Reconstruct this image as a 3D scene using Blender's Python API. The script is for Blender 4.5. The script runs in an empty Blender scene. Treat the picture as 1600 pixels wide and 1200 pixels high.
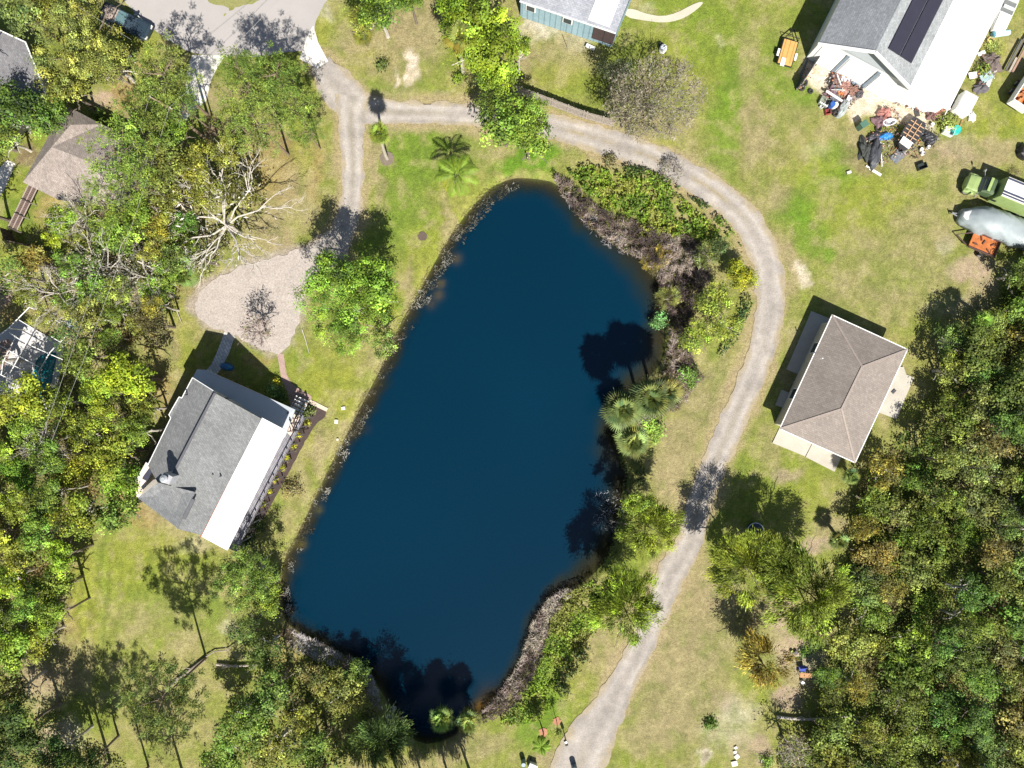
import bpy, math, random
import numpy as np
from mathutils import Vector, noise as mnoise

# ------------------------------------------------------------------ camera, sky, sun, exposure
S = bpy.context.scene
C = S.collection
H = 76.0            # flying height of the camera, metres
MPP = 0.07          # metres on the ground per photograph pixel (1600 wide)
cam = bpy.data.cameras.new('camera'); cam.sensor_width = 36; cam.lens = 36 * H / (1600 * MPP)
cam.clip_start = 1; cam.clip_end = 3000
co = bpy.data.objects.new('camera', cam); C.objects.link(co); co.location = (0, 0, H)
S.camera = co
ELEV = math.radians(49.5)
AZ = Vector((0.27, -0.963))          # horizontal direction towards the sun
sun_rot = math.atan2(AZ.x, AZ.y)
w = bpy.data.worlds.new('World'); S.world = w; w.use_nodes = True
nt = w.node_tree
sky = nt.nodes.new('ShaderNodeTexSky'); sky.sky_type = 'NISHITA'; sky.sun_disc = False
sky.sun_elevation = ELEV; sky.sun_rotation = sun_rot
nt.links.new(sky.outputs[0], nt.nodes['Background'].inputs[0])
nt.nodes['Background'].inputs[1].default_value = 0.055
sl = bpy.data.lights.new('sun', 'SUN'); sl.energy = 5.0; sl.angle = math.radians(0.55); sl.color = (1, 0.955, 0.88)
so = bpy.data.objects.new('sun', sl); C.objects.link(so)
L = Vector((-AZ.x * math.cos(ELEV), -AZ.y * math.cos(ELEV), -math.sin(ELEV)))
so.rotation_euler = L.to_track_quat('-Z', 'Y').to_euler(); so.location = (10, -40, 60)
S.view_settings.view_transform = 'Standard'; S.view_settings.look = 'None'
S.view_settings.gamma = 1; S.view_settings.exposure = 0.80

RS = np.random.RandomState(7)
random.seed(7)
WL = -0.5           # water level

def G(px, py, z=0.0):
    s = (H - z) / H * MPP
    return Vector(((px - 800) * s, (600 - py) * s, z))
def GP(pts, z=0.0):
    return [G(p[0], p[1], p[2] if len(p) > 2 else z) for p in pts]

# ------------------------------------------------------------------ tagging and building helpers
def tag(o, label=None, cat=None, group=None, kind=None):
    if label:
        o['label'] = label

    if cat: o['category'] = cat
    if group: o['group'] = group
    if kind: o['kind'] = kind
    return o
def thing(name, label, cat, loc=(0, 0, 0), rz=0, group=None):
    o = bpy.data.objects.new(name, None); C.objects.link(o)
    o.location = loc; o.rotation_euler = (0, 0, rz); o.empty_display_size = 0.3
    return tag(o, label, cat, group)

class MB:
    def __init__(s): s.v = []; s.f = []
    def add(s, vs, fs):
        b = len(s.v); s.v += [tuple(v) for v in vs]; s.f += [tuple(b + i for i in f) for f in fs]; return s
    def box(s, c, d, rz=0, rx=0, ry=0):
        from mathutils import Euler
        R = Euler((rx, ry, rz)).to_matrix(); c = Vector(c)
        vs = [c + R @ Vector((x * d[0] / 2, y * d[1] / 2, z * d[2] / 2)) for x in (-1, 1) for y in (-1, 1) for z in (-1, 1)]
        return s.add(vs, [(0, 1, 3, 2), (4, 6, 7, 5), (0, 4, 5, 1), (2, 3, 7, 6), (0, 2, 6, 4), (1, 5, 7, 3)])
    def bar(s, a, b, w=.1, h=.1):
        a = Vector(a); b = Vector(b); d = (b - a); l = d.length
        if l < 1e-5: return s
        d /= l; u = Vector((0, 0, 1)) if abs(d.z) < .95 else Vector((1, 0, 0))
        x = d.cross(u).normalized() * w / 2; y = d.cross(x).normalized() * h / 2
        vs = [a - x - y, a + x - y, a + x + y, a - x + y, b - x - y, b + x - y, b + x + y, b - x + y]
        return s.add(vs, [(0, 3, 2, 1), (4, 5, 6, 7), (0, 1, 5, 4), (1, 2, 6, 5), (2, 3, 7, 6), (3, 0, 4, 7)])
    def tube(s, a, b, r0, r1=None, n=6, cap=True):
        r1 = r0 if r1 is None else r1
        a = Vector(a); b = Vector(b); d = (b - a)
        if d.length < 1e-5: return s
        d.normalize(); u = Vector((0, 0, 1)) if abs(d.z) < .95 else Vector((1, 0, 0))
        x = d.cross(u).normalized(); y = d.cross(x)
        vs = []
        for p, r in ((a, r0), (b, r1)):
            for i in range(n):
                t = 2 * math.pi * i / n; vs.append(p + x * r * math.cos(t) + y * r * math.sin(t))
        fs = [(i, (i + 1) % n, n + (i + 1) % n, n + i) for i in range(n)]
        if cap: fs += [tuple(range(n - 1, -1, -1)), tuple(range(n, 2 * n))]
        return s.add(vs, fs)
    def slab(s, pts, th):
        n = len(pts); top = [Vector(p) for p in pts]; bot = [p - Vector((0, 0, th)) for p in top]
        a = sum(top[i].x * top[(i + 1) % n].y - top[(i + 1) % n].x * top[i].y for i in range(n))
        if a < 0: top.reverse(); bot.reverse()
        return s.add(top + bot, [tuple(range(n)), tuple(range(2 * n - 1, n - 1, -1))] + [(i, n + i, n + (i + 1) % n, (i + 1) % n) for i in range(n)])
    def walls(s, pts, z0=0.0):
        n = len(pts); top = [Vector(p) for p in pts]; bot = [Vector((p.x, p.y, z0)) for p in top]
        a = sum(top[i].x * top[(i + 1) % n].y - top[(i + 1) % n].x * top[i].y for i in range(n))
        if a < 0: top.reverse(); bot.reverse()
        return s.add(top + bot, [(i, n + i, n + (i + 1) % n, (i + 1) % n) for i in range(n)])
    def lathe(s, c, prof, n=16):
        c = Vector(c); vs = []
        for (r, z) in prof:
            for i in range(n):
                t = 2 * math.pi * i / n; vs.append(c + Vector((r * math.cos(t), r * math.sin(t), z)))
        fs = []
        for k in range(len(prof) - 1):
            for i in range(n):
                fs.append((k * n + i, k * n + (i + 1) % n, (k + 1) * n + (i + 1) % n, (k + 1) * n + i))
        fs.append(tuple(range(n - 1, -1, -1))); fs.append(tuple(range((len(prof) - 1) * n, len(prof) * n)))
        return s.add(vs, fs)
    def loft(s, rings, cap=True):
        n = len(rings[0]); vs = [p for r in rings for p in r]; fs = []
        for k in range(len(rings) - 1):
            for i in range(n):
                fs.append((k * n + i, k * n + (i + 1) % n, (k + 1) * n + (i + 1) % n, (k + 1) * n + i))
        if cap: fs += [tuple(range(n - 1, -1, -1)), tuple(range((len(rings) - 1) * n, len(rings) * n))]
        return s.add(vs, fs)
    def build(s, name, mat, parent=None, world=True, smooth=False, bevel=0, color=None):
        me = bpy.data.meshes.new(name)
        off = Vector((0, 0, 0)); q_ = parent
        while q_ is not None and world: off = off + q_.location; q_ = q_.parent
        me.from_pydata([(v[0] - off[0], v[1] - off[1], v[2] - off[2]) for v in s.v], [], s.f)
        me.materials.append(mat); me.update()
        if smooth: me.polygons.foreach_set('use_smooth', [True] * len(me.polygons))
        o = bpy.data.objects.new(name, me); C.objects.link(o)
        if parent is not None: o.parent = parent
        if bevel:
            m = o.modifiers.new('bevel', 'BEVEL'); m.width = bevel; m.segments = 2; m.limit_method = 'ANGLE'
        if color: o.color = (*color, 1)
        return o

# ------------------------------------------------------------------ materials
def nodes(name):
    m = bpy.data.materials.new(name); m.use_nodes = True
    t = m.node_tree; b = t.nodes['Principled BSDF']
    return m, t, b
def nz(t, vec, scale, detail=4, rough=.6, lo=.0, hi=1.0):
    n = t.nodes.new('ShaderNodeTexNoise'); n.inputs['Scale'].default_value = scale
    n.inputs['Detail'].default_value = detail; n.inputs['Roughness'].default_value = rough
    t.links.new(vec, n.inputs['Vector'])
    r = t.nodes.new('ShaderNodeMapRange'); r.inputs[1].default_value = .25; r.inputs[2].default_value = .75
    r.inputs[3].default_value = lo; r.inputs[4].default_value = hi; r.clamp = False
    t.links.new(n.outputs[0], r.inputs[0]); return r.outputs[0]
def mul(t, a, b):
    n = t.nodes.new('ShaderNodeVectorMath'); n.operation = 'MULTIPLY'
    t.links.new(a, n.inputs[0]); t.links.new(b, n.inputs[1]); return n.outputs[0]
def mathn(t, op, a, b):
    n = t.nodes.new('ShaderNodeMath'); n.operation = op
    for i, x in enumerate((a, b)):
        if isinstance(x, (int, float)): n.inputs[i].default_value = x
        else: t.links.new(x, n.inputs[i])
    return n.outputs[0]
def objcoord(t):
    return t.nodes.new('ShaderNodeTexCoord').outputs['Object']

_mc = {}
def M(name, col, rough=.8, var=.15, scale=2.0, metal=0.0, fine=18.0, bump=0.0):
    """plain painted/real surface with weathering noise"""
    if name in _mc: return _mc[name]
    m, t, b = nodes(name); oc = objcoord(t)
    rgb = t.nodes.new('ShaderNodeRGB'); rgb.outputs[0].default_value = (*col, 1)
    a = nz(t, oc, scale, 5, .65, 1 - var, 1 + var); f = nz(t, oc, fine, 3, .6, 1 - var * .6, 1 + var * .6)
    k = mathn(t, 'MULTIPLY', a, f)
    t.links.new(mul(t, rgb.outputs[0], k), b.inputs['Base Color'])
    b.inputs['Roughness'].default_value = rough; b.inputs['Metallic'].default_value = metal
    if bump:
        bp = t.nodes.new('ShaderNodeBump'); bp.inputs['Strength'].default_value = bump; bp.inputs['Distance'].default_value = .05
        t.links.new(f, bp.inputs['Height']); t.links.new(bp.outputs[0], b.inputs['Normal'])
    _mc[name] = m; return m
def OC(name='painted_object', rough=.6, var=.2, metal=0.0):
    """surface whose colour is the object's own colour"""
    if name in _mc: return _mc[name]
    m, t, b = nodes(name); oc = objcoord(t)
    oi = t.nodes.new('ShaderNodeObjectInfo')
    k = mathn(t, 'MULTIPLY', nz(t, oc, 2.5, 5, .7, 1 - var, 1 + var), nz(t, oc, 22, 3, .6, 1 - var * .5, 1 + var * .5))
    t.links.new(mul(t, oi.outputs['Color'], k), b.inputs['Base Color'])
    b.inputs['Roughness'].default_value = rough; b.inputs['Metallic'].default_value = metal
    _mc[name] = m; return m
def VC(name, rough=.95, var=.25, scales=(1.3, 6.5), bump=.35):
    """ground sheets: colour attribute broken up by noise of several sizes"""
    m, t, b = nodes(name); oc = objcoord(t)
    at = t.nodes.new('ShaderNodeAttribute'); at.attribute_name = 'Col'
    a = nz(t, oc, scales[0], 6, .7, 1 - var * .7, 1 + var * .7); f = nz(t, oc, scales[1], 4, .75, 1 - var, 1 + var)
    k = mathn(t, 'MULTIPLY', a, f)
    t.links.new(mul(t, at.outputs['Color'], k), b.inputs['Base Color'])
    b.inputs['Roughness'].default_value = rough
    try: b.inputs['Specular IOR Level'].default_value = .15
    except Exception: pass
    bp = t.nodes.new('ShaderNodeBump'); bp.inputs['Strength'].default_value = bump; bp.inputs['Distance'].default_value = .12
    t.links.new(f, bp.inputs['Height']); t.links.new(bp.outputs[0], b.inputs['Normal'])
    return m
def SH(name, c1, c2, ang, course=.30, var=.22):
    """shingle roof: courses and tabs, streaks of weathering"""
    m, t, b = nodes(name); oc = objcoord(t)
    mp = t.nodes.new('ShaderNodeMapping'); mp.inputs['Rotation'].default_value = (0, 0, ang)
    t.links.new(oc, mp.inputs[0])
    br = t.nodes.new('ShaderNodeTexBrick'); br.inputs['Scale'].default_value = 1
    br.inputs['Color1'].default_value = (*c1, 1); br.inputs['Color2'].default_value = (*c2, 1)
    br.inputs['Mortar'].default_value = (*[x * .75 for x in c1], 1)
    br.inputs['Mortar Size'].default_value = .012; br.inputs['Brick Width'].default_value = .34; br.inputs['Row Height'].default_value = course * .6
    t.links.new(mp.outputs[0], br.inputs[0])
    k = mathn(t, 'MULTIPLY', nz(t, oc, .35, 5, .6, 1 - var * .8, 1 + var * .8), nz(t, oc, 4.2, 4, .85, 1 - var * 1.3, 1 + var * 1.3))
    t.links.new(mul(t, br.outputs[0], k), b.inputs['Base Color']); b.inputs['Roughness'].default_value = .95
    return m
def leaf_mat(name, trans=.35, rough=.6, gain=(1.30, 1.33, .85)):
    m, t, b = nodes(name)
    oi = t.nodes.new('ShaderNodeObjectInfo'); at = t.nodes.new('ShaderNodeAttribute'); at.attribute_name = 'tint'
    gn = t.nodes.new('ShaderNodeRGB'); gn.outputs[0].default_value = (*gain, 1)
    c = mul(t, mul(t, oi.outputs['Color'], at.outputs['Color']), gn.outputs[0])
    t.links.new(c, b.inputs['Base Color']); b.inputs['Roughness'].default_value = rough
    try: b.inputs['Specular IOR Level'].default_value = .25
    except Exception: pass
    tr = t.nodes.new('ShaderNodeBsdfTranslucent'); t.links.new(c, tr.inputs[0])
    mx = t.nodes.new('ShaderNodeMixShader'); mx.inputs[0].default_value = trans
    t.links.new(b.outputs[0], mx.inputs[1]); t.links.new(tr.outputs[0], mx.inputs[2])
    t.links.new(mx.outputs[0], t.nodes['Material Output'].inputs[0])
    return m
LEAF = leaf_mat('foliage', .2)
TWIG = leaf_mat('dry_twigs', .1, .8, (1.2, 1.2, 1.2))
BARK = M('bark', (.16, .13, .10), .9, .3, 3, bump=.3)
BARKL = M('pale_bark', (.47, .43, .37), .9, .25, 3, bump=.3)
PAINT = OC('painted_object', .45, .12)
MATTE = OC('matte_object', .85, .25)
BLACK = M('black_rubber', (.02, .02, .022), .8, .3)
CONC = M('concrete', (.42, .39, .33), .9, .14, .7, fine=9)
WHITE = M('white_membrane', (.80, .80, .80), .55, .03, .5)
WPAINT = M('white_paint', (.75, .75, .73), .5, .05)
GLASS = M('dark_glass', (.03, .045, .06), .12, .1)
STEEL = M('galvanised_steel', (.45, .46, .47), .4, .15, metal=.6)

# ------------------------------------------------------------------ numpy helpers
def vnoise(X, Y, scale, seed, octv=4):
    r = np.random.RandomState(seed); out = np.zeros_like(X, dtype=float); amp = 1; tot = 0
    for o in range(octv):
        g = r.rand(64, 64); x = X / scale + 31.7 * o; y = Y / scale + 17.3 * o
        xi = np.floor(x).astype(int); yi = np.floor(y).astype(int); fx = x - xi; fy = y - yi
        fx = fx * fx * (3 - 2 * fx); fy = fy * fy * (3 - 2 * fy)
        a = g[xi % 64, yi % 64]; b = g[(xi + 1) % 64, yi % 64]; c = g[xi % 64, (yi + 1) % 64]; d = g[(xi + 1) % 64, (yi + 1) % 64]
        out += amp * ((a * (1 - fx) + b * fx) * (1 - fy) + (c * (1 - fx) + d * fx) * fy); tot += amp; amp *= .55; scale /= 2.03
    return out / tot
def inside(X, Y, poly):
    r = np.zeros(X.shape, bool); n = len(poly)
    for i in range(n):
        x0, y0 = poly[i]; x1, y1 = poly[(i + 1) % n]
        if y0 == y1: continue
        c = ((y0 > Y) != (y1 > Y)) & (X < (x1 - x0) * (Y - y0) / (y1 - y0) + x0)
        r ^= c
    return r
def distline(X, Y, pts, closed=False):
    d = np.full(X.shape, 1e9); n = len(pts)
    for i in range(n if closed else n - 1):
        x0, y0 = pts[i]; x1, y1 = pts[(i + 1) % n]; dx = x1 - x0; dy = y1 - y0; l2 = dx * dx + dy * dy + 1e-9
        t = np.clip(((X - x0) * dx + (Y - y0) * dy) / l2, 0, 1)
        d = np.minimum(d, np.hypot(X - x0 - t * dx, Y - y0 - t * dy))
    return d
def smooth_poly(pts, it=2, closed=True):
    for _ in range(it):
        q = []; n = len(pts)
        for i in range(n if closed else n - 1):
            a = pts[i]; b = pts[(i + 1) % n]
            q.append((a[0] * .75 + b[0] * .25, a[1] * .75 + b[1] * .25)); q.append((a[0] * .25 + b[0] * .75, a[1] * .25 + b[1] * .75))
        if not closed: q = [pts[0]] + q + [pts[-1]]
        pts = q
    return pts
def sst(x, a, b):
    t = np.clip((x - a) / (b - a), 0, 1); return t * t * (3 - 2 * t)

# ------------------------------------------------------------------ plan of the place, in photograph pixels on the ground
POND = [(830, 277), (868, 283), (900, 310), (935, 345), (985, 378), (1012, 395), (1030, 430), (1042, 470), (1040, 520), (1040, 560),
        (1015, 590), (985, 625), (965, 660), (968, 700), (985, 740), (975, 790), (965, 850), (935, 895), (885, 930), (850, 965),
        (836, 1005), (822, 1045), (795, 1080), (762, 1105), (735, 1130), (700, 1160), (655, 1168), (622, 1135), (600, 1090), (575, 1055),
        (540, 1030), (500, 1008), (465, 990), (442, 972), (436, 930), (440, 875), (468, 828), (492, 775), (518, 722), (548, 665),
        (575, 612), (602, 560), (622, 510), (645, 470), (672, 422), (700, 372), (732, 328), (765, 292), (798, 277)]
pond = smooth_poly(POND, 1)
LOOP = [(500, 98), (530, 140), (565, 168), (620, 175), (700, 177), (760, 182), (820, 190), (880, 202), (950, 222), (1020, 247), (1080, 277),
        (1130, 310), (1170, 350), (1195, 400), (1204, 450), (1199, 510), (1186, 560), (1162, 620), (1136, 680), (1110, 740), (1090, 795),
        (1076, 850), (1052, 890), (1026, 950), (1002, 1010), (976, 1060), (952, 1105), (925, 1150), (903, 1200), (890, 1260)]
LOOPW = [34, 60, 52, 36, 34, 36, 38, 40, 44, 44, 44, 44, 46, 48, 46, 44, 42, 40, 42, 40, 40, 42, 46, 44, 40, 44, 54, 74, 84, 90]
SPUR = [(552, 150), (548, 190), (551, 240), (551, 290), (545, 335), (528, 375), (500, 400), (470, 425)]
SPURW = [56, 42, 36, 34, 36, 46, 60, 60]
PARK = [(300, 480), (318, 450), (345, 430), (385, 412), (430, 403), (475, 385), (500, 420), (478, 455), (468, 500), (455, 535), (440, 552), (418, 552), (385, 530), (350, 518), (318, 505)]
ROAD = [(170, -140), (178, -20), (205, 15), (233, 42), (262, 62), (300, 84), (345, 88), (400, 90), (447, 82), (487, 78), (490, 40), (512, -5), (560, -60), (600, -140)]
ISLAND = [(308, -60), (322, 2), (345, 10), (368, 12), (395, 6), (412, -5), (440, -60)]

# blobs of ground cover: x, y, rx, ry, kind, strength
COLS = {'g': (.120, .185, .032), 'G': (.090, .190, .020), 'y': (.215, .230, .040), 'd': (.265, .215, .115), 't': (.235, .20, .10), 'o': (.27, .195, .075),
        's': (.46, .41, .33), 'b': (.17, .115, .075), 'k': (.05, .042, .03), 'p': (.36, .26, .20), 'c': (.56, .475, .375)}
BLOBS = [
 # north lawn beside the pond
 (650, 240, 90, 60, 'g', .9), (640, 330, 60, 80, 'g', .75), (600, 380, 35, 60, 'g', .6), (720, 240, 60, 40, 'g', .5), (845, 245, 40, 30, 'G', 1), (820, 262, 55, 14, 'G', .9),
 (660, 400, 50, 60, 'y', .6), (730, 330, 60, 60, 'y', .5), (590, 480, 40, 60, 'y', .5), (590, 250, 14, 110, 'd', .8), (640, 195, 70, 8, 'd', .7), (500, 570, 60, 30, 'y', .7), (520, 610, 45, 40, 'y', .9), (470, 560, 22, 20, 'g', .6),
 # field between road and loop
 (500, 55, 25, 40, 'y', .7), (520, 120, 40, 40, 'y', .6), (600, 70, 80, 50, 'd', .75), (660, 40, 60, 50, 'd', .7), (560, 95, 60, 18, 'y', .5), (600, 140, 90, 14, 'g', .5), (665, 60, 40, 60, 't', .5),
 (648, 105, 13, 26, 'c', 1), (640, 122, 9, 16, 'c', .8), (619, 120, 6, 12, 'c', .8), (690, 148, 26, 5, 's', .6), (515, 22, 14, 18, 's', .5), (700, 150, 60, 12, 'y', .6),
 # yard behind the blue house
 (850, 45, 45, 18, 's', .7), (905, 65, 30, 14, 's', .5), (880, 90, 70, 40, 't', .7), (870, 120, 80, 35, 'y', .55), (840, 35, 22, 12, 's', .7), (1000, 20, 18, 16, 'd', .6), (1010, 10, 12, 12, 's', .5),
 (820, 95, 15, 40, 'd', .6), (905, 195, 60, 8, 'o', .7), (960, 200, 60, 14, 'd', .5), (1030, 222, 30, 10, 'y', .8),
 # broad east pasture
 (1080, 60, 90, 80, 'y', .6), (1120, 60, 70, 50, 'g', .55), (1060, 20, 80, 30, 'g', .5), (1150, 130, 30, 50, 'g', .8), (1130, 190, 30, 50, 'G', .55), (1120, 250, 35, 40, 'g', .6), (1170, 90, 20, 60, 'd', .5), (1130, 60, 10, 12, 's', .3),
 (1180, 200, 28, 60, 'd', .75), (1230, 180, 30, 30, 'd', .4), (1210, 110, 30, 60, 'g', .6), (1250, 150, 30, 30, 'G', .6), (1300, 250, 45, 30, 'G', .6), (1290, 280, 60, 20, 'G', .6), (1270, 240, 25, 20, 's', .35),
 (1250, 260, 60, 40, 'y', .5), (1250, 330, 40, 35, 'G', .75), (1270, 370, 40, 30, 'G', .6), (1300, 395, 16, 16, 'G', .8), (1220, 310, 25, 30, 't', .6), (1350, 330, 80, 60, 'y', .35), (1430, 340, 50, 40, 'd', .5), (1400, 420, 120, 70, 't', .45), (1400, 440, 60, 30, 'g', .2),
 (1520, 420, 40, 22, 'p', .7), (1545, 445, 20, 25, 'p', .6), (1475, 385, 16, 16, 's', .4), (1480, 370, 25, 25, 'd', .5), (1245, 420, 14, 18, 'c', .8), (1255, 435, 10, 12, 'c', .7), (1232, 400, 10, 25, 'd', .8), (1235, 440, 15, 30, 'd', .7),
 (1460, 250, 60, 25, 'd', .7), (1500, 230, 50, 25, 'p', .5), (1540, 200, 30, 60, 'y', .6), (1550, 240, 40, 25, 'd', .8), (1590, 190, 20, 15, 'y', .9), (1555, 100, 20, 60, 'y', .6), (1340, 240, 30, 25, 'b', .5), (1420, 240, 50, 26, 't', .7), (1330, 215, 30, 20, 't', .5), (1365, 262, 25, 14, 'b', .5), (1380, 300, 80, 30, 'y', .4),
 # bare sand in front of the barn
 (1290, 118, 28, 30, 'c', 1), (1270, 110, 18, 22, 'c', 1), (1300, 135, 22, 20, 'c', 1), (1350, 160, 32, 26, 'c', 1), (1362, 150, 30, 20, 'c', 1), (1390, 165, 26, 22, 'c', 1), (1425, 180, 30, 20, 'c', .9), (1440, 200, 22, 14, 's', .8), (1335, 180, 14, 10, 'c', .9), (1300, 125, 36, 30, 'c', .9), (1355, 165, 40, 26, 'c', .9), (1415, 180, 44, 20, 'c', .85), (1500, 100, 12, 60, 'b', .3),
 # around the tan house and the track
 (1150, 560, 30, 60, 't', .6), (1100, 620, 50, 50, 't', .7), (1060, 690, 45, 50, 'd', .7), (1050, 750, 30, 40, 'd', .8), (1150, 520, 12, 60, 'y', .3), (1120, 570, 20, 40, 'g', .25), (1240, 560, 20, 80, 'd', .6), (1450, 520, 60, 60, 'y', .3), (1530, 470, 40, 22, 't', .6), (1480, 480, 50, 20, 's', .2),
 (1225, 740, 30, 16, 'p', .6), (1270, 770, 40, 40, 'y', .35), (1300, 820, 25, 25, 'd', .7), (1275, 850, 30, 14, 'p', .7), (1385, 640, 18, 18, 'd', .8), (1230, 640, 14, 10, 'g', .3), (1200, 700, 25, 40, 't', .6),
 # south east clearing
 (1120, 930, 40, 40, 'd', .8), (1080, 1000, 60, 60, 't', .7), (1060, 1100, 70, 70, 't', .65), (1020, 1150, 60, 40, 'd', .6), (1110, 1020, 30, 30, 'g', .3), (1090, 1080, 25, 40, 'g', .25), (1150, 1110, 30, 25, 's', .5), (1130, 1090, 20, 20, 'p', .5), (1175, 1110, 30, 30, 'y', .3),
 (1240, 1020, 40, 40, 'p', .8), (1250, 1060, 35, 30, 'd', .9), (1265, 1040, 30, 30, 's', .5), (1230, 1095, 30, 18, 'p', .8), (1220, 960, 25, 30, 'p', .8), (1190, 940, 40, 25, 'd', .8), (1096, 1184, 14, 17, 's', .9), (1096, 1186, 9, 10, 'b', .6), (1165, 1170, 35, 25, 'd', .7), (1195, 1170, 18, 24, 'p', .6), (1110, 1135, 9, 8, 'G', .9),
 (1560, 1130, 30, 60, 'd', .7), (1590, 880, 20, 40, 'd', .8), (1560, 950, 20, 18, 'p', .8), (1590, 1060, 20, 30, 'd', .8),
 (1060, 1080, 110, 110, 'd', .45), (1130, 1000, 70, 60, 't', .5), (1100, 920, 50, 50, 'd', .6), (1140, 1140, 50, 40, 's', .35), (1500, 300, 60, 60, 't', .4), (1350, 480, 90, 40, 't', .35), (1200, 250, 50, 60, 't', .3),
 # south shore
 (900, 1040, 40, 60, 'y', .4), (850, 1090, 40, 50, 'G', .6), (880, 1000, 30, 45, 'G', .4), (830, 1140, 35, 30, 'G', .6), (925, 1010, 14, 60, 'd', .6), (950, 1010, 12, 30, 'd', .5), (860, 1185, 40, 16, 'd', .8), (560, 1170, 50, 25, 'y', .7), (520, 1140, 40, 20, 'd', .5), (760, 1160, 50, 20, 't', .6), (470, 1110, 22, 25, 'b', .7), (700, 1180, 60, 20, 'd', .5), (450, 1035, 30, 30, 'o', .6),
 # shore west
 (430, 800, 12, 40, 'g', .5), (470, 760, 14, 40, 'd', .5), (500, 700, 14, 50, 'd', .6), (480, 690, 14, 40, 'y', .6), (540, 640, 14, 30, 'y', .5), (545, 660, 10, 14, 'd', .5), (640, 450, 10, 60, 'd', .8), (600, 540, 12, 40, 'd', .8), (700, 350, 10, 50, 'd', .7),
 # south west lawn
 (230, 880, 100, 60, 'y', .6), (270, 930, 80, 70, 'g', .35), (130, 940, 30, 110, 'y', .75), (110, 1000, 14, 80, 'o', .5), (90, 960, 16, 70, 'd', .7), (160, 900, 14, 90, 'g', .3), (60, 1050, 60, 30, 'd', .85), (70, 1080, 40, 40, 'p', .4), (100, 1150, 30, 28, 's', .5), (75, 1160, 30, 30, 'p', .6), (350, 960, 40, 50, 'g', .4), (250, 800, 50, 18, 'd', .8), (215, 805, 30, 22, 'o', .6), (180, 790, 20, 40, 'o', .6), (170, 700, 18, 50, 'o', .6), (105, 860, 20, 30, 'b', .7), (90, 910, 14, 30, 'b', .6),
 (380, 1015, 30, 5, 's', .3), (360, 985, 14, 14, 's', .4), (300, 850, 30, 14, 's', .3), (110, 1040, 40, 40, 'd', .6),
 # west yards
 (430, 260, 60, 70, 'o', .75), (470, 300, 40, 50, 'd', .7), (420, 350, 30, 40, 'd', .7), (430, 215, 35, 30, 'b', .4), (480, 230, 25, 60, 'y', .5), (500, 270, 14, 60, 'o', .6), (440, 380, 30, 20, 'd', .8), (300, 420, 30, 40, 'b', .6), (280, 500, 30, 40, 'y', .5), (260, 530, 18, 40, 'd', .6), (290, 560, 20, 30, 'y', .7), (250, 600, 20, 40, 'o', .7), (385, 560, 40, 20, 'g', .6), (400, 560, 30, 14, 'o', .6),
 (185, 140, 30, 50, 'o', .9), (215, 100, 20, 22, 'o', .7), (230, 75, 22, 18, 'y', .9), (160, 160, 22, 22, 'p', .8), (200, 175, 20, 16, 'd', .6), (45, 240, 22, 22, 'b', .8), (30, 330, 40, 60, 'g', .6), (25, 290, 40, 20, 'y', .5), (75, 330, 20, 40, 'o', .7), (20, 400, 40, 40, 'y', .6), (5, 470, 16, 30, 'p', 1), (15, 500, 18, 22, 'o', .8), (335, 150, 20, 30, 'd', .7), (325, 200, 14, 30, 'b', .9),
 (200, 240, 50, 60, 'b', .5), (150, 300, 60, 60, 'b', .4), (220, 400, 90, 90, 'o', .6), (150, 500, 90, 80, 'd', .6), (100, 700, 110, 160, 'b', .45), (60, 900, 60, 100, 'b', .4)]

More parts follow.
